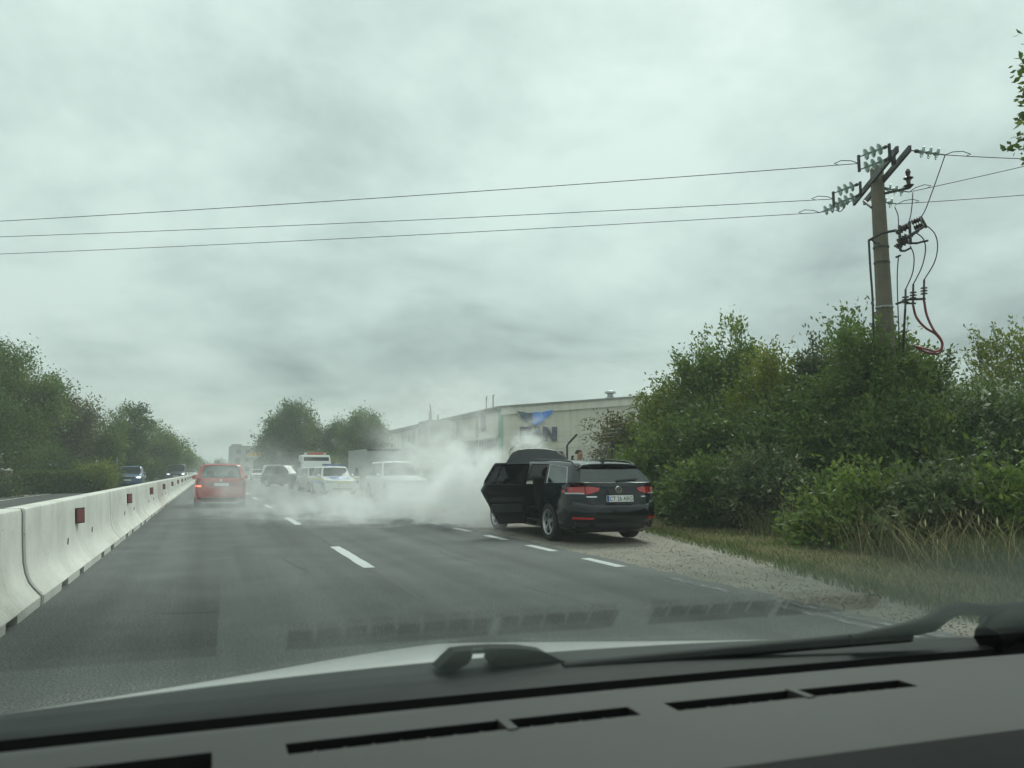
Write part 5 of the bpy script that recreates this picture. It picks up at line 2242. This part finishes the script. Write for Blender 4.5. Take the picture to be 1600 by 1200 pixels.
arm_pos = {'far': -1.38, 'mid': -.55, 'near': 1.62}
LW, RW = {}, {}
for nm, s_ in arm_pos.items():
    p0 = ad * s_ + Vector((0, 0, ZA))
    LW[nm] = strand_ins('insulator_string', p0 + wd * .22, lerp_dir(-.34), 4 if nm == 'far' else 3, .14 if nm != 'far' else 0)
    RW[nm] = strand_ins('insulator_string', p0 - wd * .22, -wd + Vector((0, 0, -.22)), 3)
# standing brown insulator
b_ = MB()
b_.lathe([(.03, -.2), (.11, -.12), (.04, -.08), (.05, .0), (.11, .05), (.04, .1), (.06, .2), (.03, .26)], 14, 'z', ad * .35 - wd * .55 + Vector((0, 0, ZA - .18)))
b_.build('post_insulator', M_PORC, pole, True)
b_ = MB()
b_.tube([Vector((0, 0, ZA - .36)), ad * .35 - wd * .55 + Vector((0, 0, ZA - .36))], .03, 6)
b_.build('insulator_bracket', M_STEEL, pole)
P0 = Vector((PX, PY, 0))


def power_line(label, a, b_, sag, r=.0085, n_=40, m=None):
    w2 = MB()
    pts = []
    for i_ in range(n_ + 1):
        f = i_ / n_
        q_ = a.lerp(b_, f)
        q_.z -= sag * 4 * f * (1 - f)
        pts.append(q_)
    w2.tube(pts, r, 5, False)
    # tied-back loop at the pole end
    dirv = (b_ - a).normalized()
    w2.tube([a, a + dirv * .15 + Vector((0, 0, .07)), a + dirv * .35 + Vector((0, 0, .09)), a + dirv * .5 + Vector((0, 0, .03)), a + dirv * .42 - Vector((0, 0, .0))], r * 1.1, 5, False)
    o = w2.build('power_line', m or M_WIRE, None)
    return tag(o, label, 'wire', 'power lines held by the pole')


M_WIRE = mat('wire', (.03, .031, .032), .5, .3)


def wire_end(px, py, a):
    """where the line that starts at a crosses the picture column px: same heading, level"""
    d = ray(px, py)
    # intersect the vertical plane through a along wd with the pixel ray
    n_ = Vector((-wd.y, wd.x, 0))
    t_ = (a - CP).dot(n_) / d.dot(n_)
    return CP + d * t_


labs = {'near': ('uppermost of the three wires crossing the sky from the pole', (0, 341)), 'mid': ('middle one of the three wires crossing the sky from the pole', (0, 366)), 'far': ('lowest of the three wires crossing the sky from the pole', (0, 393))}
for nm in arm_pos:
    a = P0 + LW[nm]
    q_ = wire_end(*labs[nm][1], a)
    e = a + (q_ - a) * 1.35
    power_line(labs[nm][0], a, e, .10)
labs2 = {'near': ('upper short wire leaving the pole away from the road', (1600, 246)), 'mid': ('middle short wire leaving the pole away from the road', (1600, 258)), 'far': ('lower short wire leaving the pole away from the road', (1600, 303))}
for nm in arm_pos:
    a = P0 + RW[nm]
    d = ray(*labs2[nm][1])
    t_ = 22 if nm == 'mid' else 19
    hd = CP + d * t_
    n_ = Vector((-wd.y, wd.x, 0))
    hd = wire_end(*labs2[nm][1], a)
    power_line(labs2[nm][0], a, a + (hd - a) * 2.2, .03)
# switch gear lower on the pole
ZS = at(1400, 375, 17.0).z


def cable(name, pts, r, m, parent=pole, n_=6):
    P = [Vector(q_) for q_ in pts]
    out = []
    for i_ in range(len(P) - 1):
        p0, p1, p2, p3 = P[max(i_ - 1, 0)], P[i_], P[i_ + 1], P[min(i_ + 2, len(P) - 1)]
        for k_ in range(8):
            t_ = k_ / 8
            out.append(.5 * ((2 * p1) + (p2 - p0) * t_ + (2 * p0 - 5 * p1 + 4 * p2 - p3) * t_ ** 2 + (3 * p1 - p0 - 3 * p2 + p3) * t_ ** 3))
    out.append(P[-1])
    w2 = MB()
    w2.tube(out, r, n_)
    return w2.build(name, m, parent, True)


def pl(px, py, t_=16.6):
    """pixel -> pole frame, at a depth just in front of the shaft"""
    return at(px, py, t_) - P0


w_ = MB()
for z in (ZS, ZS - .36):
    w_.lathe([(.160, -.02), (.174, -.02), (.174, .02), (.160, .02)], 16, 'z', (0, 0, z))
w_.build('clamp_band', M_STEEL, pole)
w_ = MB()
w_.tube([pl(1357, 376, 16.9), pl(1378, 364, 16.85), pl(1400, 360, 16.7)], .03, 6)
w_.tube([pl(1362, 374, 16.9), pl(1368, 380, 16.9), pl(1376, 380, 16.85)], .022, 6)
w_.build('switch_arm', M_STEEL, pole)
cable('drive_rod', [pl(1357.5, 376, 16.9), pl(1360, 420, 16.9), pl(1363.5, 470, 16.9), pl(1366, 560, 16.9)], .024, M_STEEL)
swb = MB()
for i_, t_ in enumerate((16.9, 16.55, 16.2)):
    a, b_ = pl(1398 + i_ * 9, 385 - i_ * 7, t_), pl(1426 + i_ * 9, 368 - i_ * 7, t_)
    swb.tube([a, b_], .03, 6)
swb.build('switch_frame', M_STEEL, pole)
for (a, b_) in (((1400, 364), (1421, 353)), ((1408, 357), (1420, 352)), ((1424, 348), (1440, 342)), ((1402, 378), (1418, 368)), ((1428, 357), (1443, 350)), ((1400, 386), (1420, 376))):
    p0, p1 = pl(*a, 16.5), pl(*b_, 16.4)
    d = p1 - p0
    n_ = 4
    pr_ = []
    for i_ in range(n_ * 2 + 1):
        pr_.append((.035 if i_ % 2 == 0 else .075, d.length * i_ / (n_ * 2)))
    w_ = MB()
    w_.lathe(pr_, 10, 'x', p0, rot=d.to_track_quat('X', 'Z').to_matrix())
    w_.build('switch_insulator', M_PORC, pole, True)
for (a, b_) in (((1405, 352), (1407, 392)), ((1421, 346), (1423, 382)), ((1438, 338), (1448, 356))):
    w_ = MB()
    w_.tube([pl(*a, 16.45), pl(*b_, 16.45)], .03, 6)
    w_.build('switch_bar', M_STEEL, pole)
for pts in (((1424, 380), (1433, 380), (1440, 378), (1450, 376)), ((1407, 392), (1414, 392), (1422, 388)), ((1400, 402), (1407, 399))):
    w_ = MB()
    w_.tube([pl(*q_, 16.4) for q_ in pts], .024, 6)
    w_.build('handle', M_BLACK, pole)
cable('jumper', [RW['near'], pl(1460, 290, 16.2), pl(1447, 325, 16.3), pl(1440, 338, 16.4)], .010, M_WIRE)
cable('jumper', [RW['mid'], pl(1426, 300, 16.5), pl(1424, 330, 16.5), pl(1420, 348, 16.45)], .010, M_WIRE)
cable('jumper', [RW['far'], pl(1398, 322, 16.7), pl(1403, 336, 16.6), pl(1404, 352, 16.5)], .010, M_WIRE)
cable('jumper', [LW['far'], pl(1302, 328, 17.6), pl(1314, 330, 17.4), pl(1323, 316, 17.3)], .010, M_WIRE)
cable('jumper', [pl(1450, 354, 16.4), pl(1461, 366, 16.3), pl(1465, 385, 16.3), pl(1460, 410, 16.3), pl(1444, 437, 16.35)], .012, M_WIRE)
cable('jumper', [pl(1432, 364, 16.4), pl(1443, 374, 16.4), pl(1446, 392, 16.4), pl(1440, 418, 16.4), pl(1427, 444, 16.4)], .012, M_WIRE)
cable('jumper', [pl(1422, 384, 16.45), pl(1428, 400, 16.45), pl(1426, 426, 16.45), pl(1415, 452, 16.45)], .012, M_WIRE)
M_CABRED = mat('cable_red', (.20, .035, .04), .5)
for (a, zs_) in (((1444, 437), 449), ((1427, 444), 456), ((1415, 452), 462)):
    top, bot = pl(*a, 16.4), pl(a[0] - .5, zs_ + 22, 16.4)
    w_ = MB()
    w_.tube([top, bot], .022, 8)
    for k_ in range(3):
        c = top.lerp(bot, .38 + k_ * .13)
        w_.lathe([(.02, -.015), (.075, -.01), (.06, .012), (.02, .02)], 12, 'z', c)
    w_.build('cable_head', M_PORC, pole, True)
w_ = MB()
w_.tube([pl(1400, 475, 16.7), pl(1420, 468, 16.45), pl(1446, 467, 16.4)], .026, 6)
w_.tube([pl(1415, 474, 16.45), pl(1431, 474, 16.4)], .022, 6)
w_.build('cable_bracket', M_STEEL, pole)
w_ = MB()
w_.lathe([(.180, -.02), (.192, -.02), (.192, .02), (.180, .02)], 16, 'z', (0, 0, at(1395, 474, 17.0).z))
w_.build('clamp_band', M_GALV, pole)
cable('red_cable', [pl(1444, 470, 16.4), pl(1448, 492, 16.4), pl(1458, 514, 16.3), pl(1470, 530, 16.2), pl(1472, 542, 16.2), pl(1462, 549, 16.2), pl(1446, 545, 16.3), pl(1430, 541, 16.5)], .026, M_CABRED)
cable('red_cable', [pl(1427, 478, 16.4), pl(1432, 496, 16.4), pl(1446, 512, 16.35), pl(1462, 522, 16.3), pl(1472, 536, 16.25), pl(1468, 551, 16.25), pl(1450, 551, 16.3), pl(1432, 543, 16.5)], .026, M_CABRED)
cable('dark_cable', [pl(1414.5, 482, 16.45), pl(1413, 510, 16.5), pl(1411, 560, 16.6)], .024, M_WIRE)
cable('earth_wire', [pl(1404, 400, 16.75), pl(1402, 430, 16.75), pl(1403, 480, 16.75), pl(1406, 550, 16.75)], .012, M_WIRE)


# ------------------------------------------------------------------ people
def person(label, loc, rz, joints, mats_, hair, clothes_split):
    """joints: dict of chains; one skinned body"""
    t = thing('person', label, 'person', loc, rz)
    bm = bmesh.new()
    sk = bm.verts.layers.skin.verify()
    vs = {}

    def V(nm, p_, r):
        v = bm.verts.new(p_)
        v[sk].radius = r if isinstance(r, tuple) else (r, r)
        vs[nm] = v
        return v
    for nm, p_, r in joints['v']:
        V(nm, p_, r)
    for a, b_ in joints['e']:
        bm.edges.new((vs[a], vs[b_]))
    for v in bm.verts:
        v[sk].use_root = False
    vs['pelvis'][sk].use_root = True
    me = bpy.data.meshes.new('p')
    bm.to_mesh(me)
    bm.free()
    tmp = bpy.data.objects.new('p', me)
    COL.objects.link(tmp)
    tmp.modifiers.new('k', 'SKIN').use_smooth_shade = True
    ss = tmp.modifiers.new('s', 'SUBSURF')
    ss.levels = ss.render_levels = 2
    dg = bpy.context.evaluated_depsgraph_get()
    ev = bpy.data.meshes.new_from_object(tmp.evaluated_get(dg), depsgraph=dg)
    bpy.data.objects.remove(tmp)
    ev.materials.clear()
    for m in mats_:
        ev.materials.append(m)
    for pgn in ev.polygons:
        pgn.material_index = clothes_split(pgn.center)
        pgn.use_smooth = True
    place('body', ev, mats_, t)
    hb = MB()
    hc, hr = hair
    rows_ = []
    for i_ in range(9):
        ring = []
        for f in np.linspace(0, 2 * math.pi, 19):
            a = i_ / 8 * math.pi * (.50 - .22 * max(0, math.sin(f)))
            ring.append((hc[0] + hr * .80 * math.sin(a) * math.cos(f), hc[1] + hr * 1.0 * math.sin(a) * math.sin(f) - .016, hc[2] + hr * 1.06 * math.cos(a)))
        rows_.append(ring)
    hb.grid(rows_)
    hb.build('hair', mats_[3], t, True)
    return t


def standing(arm_l=None, arm_r=None):
    v = [('pelvis', (0, 0, .98), (.165, .12)), ('belly', (0, 0, 1.12), (.16, .12)), ('chest', (0, .01, 1.32), (.185, .125)), ('neckb', (0, 0, 1.46), (.09, .08)), ('neck', (0, .01, 1.53), .06),
         ('jaw', (0, .03, 1.60), (.068, .075)), ('head', (0, .015, 1.68), (.078, .095)), ('crown', (0, .005, 1.755), (.06, .075)), ('nose', (0, .112, 1.655), .012)]
    e = [('pelvis', 'belly'), ('belly', 'chest'), ('chest', 'neckb'), ('neckb', 'neck'), ('neck', 'jaw'), ('jaw', 'head'), ('head', 'crown'), ('head', 'nose')]
    for s_, nm in ((-1, 'l'), (1, 'r')):
        v += [('hip' + nm, (s_ * .10, 0, .90), .095), ('knee' + nm, (s_ * .11, .02, .50), .062), ('ank' + nm, (s_ * .115, -.02, .09), .045), ('toe' + nm, (s_ * .13, .14, .035), .04)]
        e += [('pelvis', 'hip' + nm), ('hip' + nm, 'knee' + nm), ('knee' + nm, 'ank' + nm), ('ank' + nm, 'toe' + nm)]
        el, wr, hn = (arm_l if s_ < 0 else arm_r) or ((s_ * .27, -.02, 1.14), (s_ * .27, .08, .90), (s_ * .26, .11, .80))
        v += [('sh' + nm, (s_ * .19, 0, 1.42), .07), ('el' + nm, el, .047), ('wr' + nm, wr, .03), ('hand' + nm, hn, (.036, .02))]
        e += [('chest', 'sh' + nm), ('sh' + nm, 'el' + nm), ('el' + nm, 'wr' + nm), ('wr' + nm, 'hand' + nm)]
        wv, hv = Vector(wr), Vector(hn)
        dv_ = (hv - wv).normalized()
        sd2 = dv_.cross(Vector((0, 1, 0))).normalized() if abs(dv_.y) < .9 else Vector((1, 0, 0))
        for k_ in range(4):
            tip = hv + dv_ * (.085 - .012 * abs(k_ - 1.4)) + sd2 * (k_ - 1.5) * .022 + Vector((0, .02, 0))
            kn = hv + dv_ * .04 + sd2 * (k_ - 1.5) * .018
            v += [('f%d%s' % (k_, nm), kn, .0095), ('t%d%s' % (k_, nm), tip, .008)]
            e += [('hand' + nm, 'f%d%s' % (k_, nm)), ('f%d%s' % (k_, nm), 't%d%s' % (k_, nm))]
        v += [('th' + nm, wv.lerp(hv, .6) + sd2 * .05, .010), ('tt' + nm, wv.lerp(hv, .9) + sd2 * .07 + Vector((0, .015, 0)), .008)]
        e += [('wr' + nm, 'th' + nm), ('th' + nm, 'tt' + nm)]
    return {'v': v, 'e': e}


M_SKIN = mat('skin', (.36, .19, .13), .55, var=.08, scale=12)
M_HAIR = mat('hair_dark', (.03, .022, .017), .7)
M_JACKET = mat('dark_jacket', (.02, .022, .027), .85)
M_TROUS = mat('dark_trousers', (.025, .028, .04), .85)


def split_fn(c):
    if c.z > 1.50 and abs(c.x) < .14:
        return 2
    return 0 if c.z > .92 else 1


def split_fn2(c):
    if c.z > 1.50 and abs(c.x) < .14:
        return 2
    if c.z > 1.58 and c.x < -.2:
        return 0
    return 0 if c.z > .92 else 1


p = atz(905, 19.6)
person('man with short dark hair and dark jacket standing beyond the black car, forearm raised', (p.x, p.y, 0), math.pi + R_(10),
       standing(arm_r=((.36, .12, 1.26), (.40, .24, 1.46), (.41, .27, 1.56)), arm_l=None), [M_JACKET, M_TROUS, M_SKIN, M_HAIR], ((0, .0, 1.682), .114), split_fn2)
p = atz(877, 20.6)
person('person mostly hidden behind the raised bonnet, only dark hair showing above it', (p.x, p.y, 0), math.pi + R_(60), standing(), [M_JACKET, M_TROUS, M_SKIN, M_HAIR], ((0, .0, 1.675), .108), split_fn)
#--PART3--

# ------------------------------------------------------------------ the car the picture is taken from
OB = Vector((.42, -.4, 0))
own = thing('own_car', 'car we sit in, with grey dashboard, windscreen base, wipers and a strip of silver bonnet', 'car', OB)


def own_part(mb, name, m, parent=None, smooth=False, angle=35):
    o = mb.build(name, m, parent or own, smooth, None, angle)
    if parent is None:
        o.location = -OB
    return o


def yf(x):
    return .842 - .058 * (x - .3) - .035 * (x - .4) ** 2


M_DASH = mat('dash_plastic', (.035, .035, .0345), .62, var=.06, scale=5, bump=.22, bscale=900, spec=.35)
M_DASHBLK = mat('dash_black', (.010, .0105, .0105), .7, spec=.2)
M_COWL = mat('cowl_black', (.022, .025, .025), .6, var=.25, scale=6, spec=.2)
M_SILVER = mat('silver_paint_bonnet', (.72, .73, .725), .4, .0, coat=.5, var=.04, scale=4)


def dz(x, y_):
    f = yf(x) - y_
    z = 1.0
    e = f - .265
    if e > 0:
        z -= min(.9, e * 1.1 + e * e * 9)
    z -= .03 * max(0, (abs(x - .42) - .62)) ** 1.5
    return z


XS = sorted(set([round(v, 4) for v in list(np.linspace(-.42, 1.22, 42)) + [-.25, .012, .075, .425, .468, .782]]))
FS = [0, .012, .04, .085, .114, .15, .20, .24, .265, .28, .30, .33, .36, .40, .45]
slots = [(.075, .425), (.468, .782)]
PIT = (-.25, .012, .078, .33)
d_ = MB()
vid = {}
vs, fs_ = [], []
for i, f in enumerate(FS):
    for j, x in enumerate(XS):
        yv = yf(x) - f
        z = dz(x, yv) - (.012 if i == 0 else .003 if i == 1 else 0)
        vid[i, j] = len(vs)
        vs.append((x, yv, z))
for i in range(len(FS) - 1):
    for j in range(len(XS) - 1):
        xm, fm = (XS[j] + XS[j + 1]) / 2, (FS[i] + FS[i + 1]) / 2
        if .085 < fm < .114 and any(a < xm < b for a, b in slots):
            continue
        if PIT[0] < xm < PIT[1] and .08 < fm < .33:
            continue
        fs_.append((vid[i, j], vid[i, j + 1], vid[i + 1, j + 1], vid[i + 1, j]))
d_.add(vs, fs_)
dash_o = own_part(d_, 'dashboard', M_DASH, None, True, 50)
for a, b in slots:
    t_ = MB()
    n = 14
    xs_ = np.linspace(a, b, n)
    for (f, z0, z1) in ((.085, 1.0, .955), (.114, 1.0, .955)):
        t_.grid([[(x, yf(x) - f, z0) for x in xs_], [(x, yf(x) - f, z1) for x in xs_]])
    t_.grid([[(x, yf(x) - .085, .955) for x in xs_], [(x, yf(x) - .114, .955) for x in xs_]])
    for x in (a, b):
        t_.add([(x, yf(x) - .085, 1.0), (x, yf(x) - .114, 1.0), (x, yf(x) - .114, .955), (x, yf(x) - .085, .955)], [(0, 1, 2, 3)])
    tv = t_.build('vent_slot', M_DASHBLK, dash_o)
    k = a + .027
    while k < b - .01:
        r_ = MB()
        r_.bb(k - .0016, k + .0016, yf(k) - .1135, yf(k) - .0855, .958, .992)
        r_.build('rib', M_DASH, tv)
        k += .0268
    mid = a + (b - a) * (.60 if a < .2 else .52)
    r_ = MB()
    r_.bb(mid - .005, mid + .005, yf(mid) - .118, yf(mid) - .081, .985, 1.0015)
    r_.build('slot_bridge', M_DASH, tv)
# instrument recess in front of the driver
t_ = MB()
xs_ = np.linspace(PIT[0], PIT[1], 8)
f0_, f1_ = .085, .33
t_.grid([[(x, yf(x) - f0_, 1.0) for x in xs_], [(x, yf(x) - f0_ + .0, .86) for x in xs_], [(x, yf(x) - f1_, .80) for x in xs_], [(x, yf(x) - f1_, dz(x, yf(x) - f1_)) for x in xs_]])
for x in (PIT[0], PIT[1]):
    t_.add([(x, yf(x) - f0_, 1.0), (x, yf(x) - f1_, dz(x, yf(x) - f1_)), (x, yf(x) - f1_, .80), (x, yf(x) - f0_, .86)], [(0, 1, 2, 3)])
t_.build('instrument_recess', M_DASHBLK, dash_o)
# dark gap and plastic cowl
XC = np.linspace(-.50, 1.30, 31)
t_ = MB()
t_.grid([[(x, yf(x) + .004, .992) for x in XC], [(x, yf(x) + .006, .955) for x in XC], [(x, yf(x) + .064, .955) for x in XC], [(x, yf(x) + .066, .985) for x in XC]])
own_part(t_, 'glass_channel', M_DASHBLK)
t_ = MB()


def ye(x):
    return 1.05 - .05 * (x - .3) - .09 * (x - .42) ** 2


def cz(x):
    return .994 - .03 * (x - .42) ** 2


t_.grid([[(x, yf(x) + .066, .985) for x in XC], [(x, yf(x) + .078, .988) for x in XC], [(x, (yf(x) + ye(x)) / 2 + .01, .988 + (cz(x) - .994) * .5) for x in XC], [(x, ye(x) - .01, cz(x)) for x in XC], [(x, ye(x), cz(x) - .004) for x in XC], [(x, ye(x) + .004, cz(x) - .05) for x in XC]])
own_part(t_, 'cowl', M_COWL, None, True, 40)
t_ = MB()
rows_ = []
for d in np.linspace(0, 1.05, 16):
    rows_.append([(x, ye(x) + .006 + d * (1 - .12 * ((x - .42) / .9) ** 2), cz(x) - .004 - .108 * d - .14 * d * d - .05 * (abs(x - .42) / .67) ** 1.15 * min(1, d * 2.5) - .25 * max(0, abs(x - .42) - .72) ** 1.5) for x in np.linspace(-.46, 1.30, 27)])
t_.grid(rows_)
own_part(t_, 'bonnet', M_SILVER, None, True, 60)


M_WIPER = mat('wiper_black', (.006, .007, .007), .6, spec=.12)


# wiper parts, lying on the cowl
def wp3(px, py, yv):
    d = ray(px, py)
    return CP + d * (yv / d.y)


def slab(mb, pts, yv, th):
    P = [wp3(a, b, yv) for a, b in pts]
    n = len(P)
    bk = [p + Vector((0, th, 0)) for p in P]
    mb.add(P + bk, [tuple(range(n)), tuple(range(n, 2 * n))[::-1]] + [(i, (i + 1) % n, n + (i + 1) % n, n + i) for i in range(n)])


t_ = MB()
slab(t_, [(684, 1046), (700, 1030), (712, 1019), (735, 1016), (739, 1024), (733, 1036), (716, 1047)], .985, .03)
slab(t_, [(735, 1016), (775, 1013.5), (820, 1014), (852, 1019), (845, 1024), (790, 1022), (775, 1020), (739, 1022)], .985, .03)
slab(t_, [(775, 1020), (852, 1019), (872, 1030), (905, 1040), (880, 1062), (790, 1062), (768, 1034)], .984, .032)
own_part(t_, 'wiper', M_WIPER)
t_ = MB()
t_.tube([wp3(880, 1047, .97), wp3(1050, 1028, .955), wp3(1250, 1008, .92), wp3(1420, 992, .88)], [.010, .009, .009, .011], 8)
t_.tube([wp3(1330, 1000, .89), wp3(1410, 985, .88), wp3(1452, 975, .875), wp3(1475, 958, .87), wp3(1495, 951, .87), wp3(1540, 953, .865), wp3(1570, 956, .86), wp3(1625, 955, .86)], [.008, .011, .013, .012, .010, .009, .014, .016], 8)
t_.lathe([(.001, -.02), (.045, -.02), (.05, 0), (.04, .015), (.001, .02)], 16, 'z', wp3(1585, 972, .87))
t_.tube([wp3(1545, 1000, .85), wp3(1570, 975, .86), wp3(1640, 985, .86)], [.022, .030, .03], 8)
own_part(t_, 'wiper', M_WIPER, None, True, 50)

# windscreen: clear upper pane; the lower glass mirrors the dashboard, its strength faded by hand
AL = R_(24.6)


def wpt(x, s):
    y0 = yf(x) + .046
    return Vector((x, y0 - math.cos(AL) * s, .986 + math.sin(AL) * s - .02 * (x - .42) ** 2 * 0))


TINT = (.910, .968, .941)
m, t, o_ = newmat('windscreen_clear')
tr_ = N(t, 'ShaderNodeBsdfTransparent', i_Color=(*TINT, 1))
L(t, tr_.outputs[0], o_.inputs[0])
M_WSC = m
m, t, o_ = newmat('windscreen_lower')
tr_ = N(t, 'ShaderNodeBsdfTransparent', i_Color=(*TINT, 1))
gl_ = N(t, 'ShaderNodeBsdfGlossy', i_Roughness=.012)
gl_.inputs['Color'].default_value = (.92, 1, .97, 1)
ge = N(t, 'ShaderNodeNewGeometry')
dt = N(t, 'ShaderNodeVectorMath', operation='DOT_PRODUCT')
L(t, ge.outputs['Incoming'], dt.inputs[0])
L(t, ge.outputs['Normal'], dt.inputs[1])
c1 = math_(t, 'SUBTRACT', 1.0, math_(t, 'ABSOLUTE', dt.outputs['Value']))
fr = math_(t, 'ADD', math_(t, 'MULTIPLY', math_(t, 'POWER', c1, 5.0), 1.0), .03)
av = N(t, 'ShaderNodeAttribute', attribute_name='coat')  # per-vertex reflection strength, set by hand
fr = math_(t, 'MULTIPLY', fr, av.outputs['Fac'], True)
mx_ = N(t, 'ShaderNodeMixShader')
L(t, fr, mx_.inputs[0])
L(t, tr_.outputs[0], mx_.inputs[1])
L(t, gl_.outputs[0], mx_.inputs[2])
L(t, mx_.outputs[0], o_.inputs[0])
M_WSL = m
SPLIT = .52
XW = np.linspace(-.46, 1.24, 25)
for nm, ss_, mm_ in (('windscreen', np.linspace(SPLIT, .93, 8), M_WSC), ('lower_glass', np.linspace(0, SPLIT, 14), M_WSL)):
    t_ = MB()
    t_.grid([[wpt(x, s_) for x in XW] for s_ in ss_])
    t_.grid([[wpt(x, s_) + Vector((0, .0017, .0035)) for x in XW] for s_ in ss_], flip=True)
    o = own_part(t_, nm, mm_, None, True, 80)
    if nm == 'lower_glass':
        a_ = o.data.attributes.new('coat', 'FLOAT', 'POINT')  # painted reflection strength, faded towards top and base; the glass has no coating
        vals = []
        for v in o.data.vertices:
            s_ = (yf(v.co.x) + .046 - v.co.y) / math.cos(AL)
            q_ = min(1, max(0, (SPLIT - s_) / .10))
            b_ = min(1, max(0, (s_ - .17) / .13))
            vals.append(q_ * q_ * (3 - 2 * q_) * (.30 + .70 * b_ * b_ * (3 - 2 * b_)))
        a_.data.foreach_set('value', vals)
# roof, pillars and door tops around the cabin
M_LINER = mat('headliner', (.30, .30, .29), .9)
M_OWNP = M_SILVER
t_ = MB()
rows_ = []
for yv in np.linspace(.06, -1.7, 9):
    rows_.append([(x, yv - .05 * (x - .42) ** 2, 1.385 + .09 * min(1, (.06 - yv) / .6) - .10 * ((x - .42) / .6) ** 4 * .5) for x in np.linspace(-.18, 1.02, 11)])
t_.grid(rows_)
t_.grid([[Vector(p) + Vector((0, 0, .03)) for p in r] for r in rows_], flip=True)
t_.grid([rows_[0], [Vector(p) + Vector((0, 0, .03)) for p in rows_[0]]])
own_part(t_, 'roof', M_LINER, None, True)
for sx_ in (-1, 1):
    t_ = MB()
    xb = .42 + sx_ * .92
    t_.tube([wpt(xb, .0), (.42 + sx_ * .80, .42, 1.17), (.42 + sx_ * .62, .02, 1.37)], .04, 8)
    own_part(t_, 'windscreen_pillar', M_LINER, None, True)
    t_ = MB()
    t_.bb(xb - .03, xb + .03, -1.5, .45, .30, .97)
    own_part(t_, 'door', M_OWNP)

# ------------------------------------------------------------------ smoke
SB = (-1.2, 13.8, 11.2, 44.0, -.02, 5.2)   # x0 y0 x1 y1 z0 z1
t_ = MB()
t_.bb(SB[0], SB[2], SB[1], SB[3], SB[4] - .0, SB[5])
m, t, o_ = newmat('smoke')
geo = N(t, 'ShaderNodeNewGeometry')
pos = geo.outputs['Position']
nw = N(t, 'ShaderNodeTexNoise', i_Scale=.6, i_Detail=3.0)
L(t, pos, nw.inputs['Vector'])
wsub = N(t, 'ShaderNodeVectorMath', operation='SUBTRACT')
wsub.inputs[1].default_value = (.5, .5, .5)
L(t, nw.outputs['Color'], wsub.inputs[0])
wsc = N(t, 'ShaderNodeVectorMath', operation='SCALE', i_Scale=1.7)
L(t, wsub.outputs[0], wsc.inputs[0])
wad = N(t, 'ShaderNodeVectorMath', operation='ADD')
L(t, pos, wad.inputs[0])
L(t, wsc.outputs[0], wad.inputs[1])
wpos = wad.outputs[0]
mpn = N(t, 'ShaderNodeMapping', i_Scale=(.8, .9, 1.25))
L(t, wpos, mpn.inputs[0])
nd = N(t, 'ShaderNodeTexNoise', i_Scale=1.25, i_Detail=6.0, i_Roughness=.62)
L(t, mpn.outputs[0], nd.inputs['Vector'])
BLOBS = [  # centre, radius, density
    ((5.2, 19.6, .1), (2.5, 3.4, 1.2), .8),
    ((5.7, 17.4, .8), (1.1, 1.4, 1.3), 1.9),
    ((3.1, 20.5, .0), (2.4, 4.2, .75), .27),
    ((6.3, 21.5, 1.2), (2.0, 3.0, 1.3), .35),
    ((7.1, 16.9, 1.95), (.6, .6, .8), 1.5),
    ((6.4, 22.0, 2.5), (2.4, 3.4, 1.9), .14),
    ((6.8, 31.0, .4), (4.0, 9.0, 1.6), .08),
    ((1.4, 24.5, .2), (2.6, 6.0, 2.0), .085),
    ((5.1, 15.4, .4), (.85, 1.5, 1.1), .18),
]
tot = None
for c, r, a in BLOBS:
    s1 = N(t, 'ShaderNodeVectorMath', operation='SUBTRACT')
    s1.inputs[1].default_value = c
    L(t, wpos, s1.inputs[0])
    s2 = N(t, 'ShaderNodeVectorMath', operation='MULTIPLY')
    s2.inputs[1].default_value = tuple(1 / q for q in r)
    L(t, s1.outputs[0], s2.inputs[0])
    s3 = N(t, 'ShaderNodeVectorMath', operation='LENGTH')
    L(t, s2.outputs[0], s3.inputs[0])
    mr = N(t, 'ShaderNodeMapRange', interpolation_type='SMOOTHSTEP')
    mr.inputs['From Min'].default_value = 1.15
    mr.inputs['From Max'].default_value = .35
    mr.inputs['To Min'].default_value = 0
    mr.inputs['To Max'].default_value = a
    L(t, s3.outputs['Value'], mr.inputs['Value'])
    tot = mr.outputs[0] if tot is None else math_(t, 'ADD', tot, mr.outputs[0])
shape = N(t, 'ShaderNodeMapRange', interpolation_type='SMOOTHSTEP')
shape.inputs['From Min'].default_value = .44
shape.inputs['From Max'].default_value = .61
shape.inputs['To Min'].default_value = .03
shape.inputs['To Max'].default_value = 2.5
L(t, nd.outputs[0], shape.inputs['Value'])
den = math_(t, 'MULTIPLY', tot, shape.outputs[0])
pv = N(t, 'ShaderNodeVolumePrincipled')
pv.inputs['Color'].default_value = (1, 1, 1, 1)
pv.inputs['Anisotropy'].default_value = .15
L(t, den, pv.inputs['Density'])
L(t, pv.outputs[0], o_.inputs['Volume'])
m.cycles.volume_sampling = 'MULTIPLE_IMPORTANCE' if hasattr(m.cycles, 'volume_sampling') else 'DISTANCE'
if hasattr(m, 'cycles') and hasattr(m.cycles, 'volume_step_rate'):
    m.cycles.volume_step_rate = .45
sm_o = t_.build('smoke', m)
tag(sm_o, kind='stuff')

# ------------------------------------------------------------------ haze
t_ = MB()
t_.bb(-930, 930, -230, 2030, -1.1, 14)
m, t, o_ = newmat('haze')
pv = N(t, 'ShaderNodeVolumePrincipled')
pv.inputs['Color'].default_value = (.93, .97, .97, 1)
pv.inputs['Density'].default_value = .0018
L(t, pv.outputs[0], o_.inputs['Volume'])
hz = t_.build('haze', m)
tag(hz, kind='stuff')
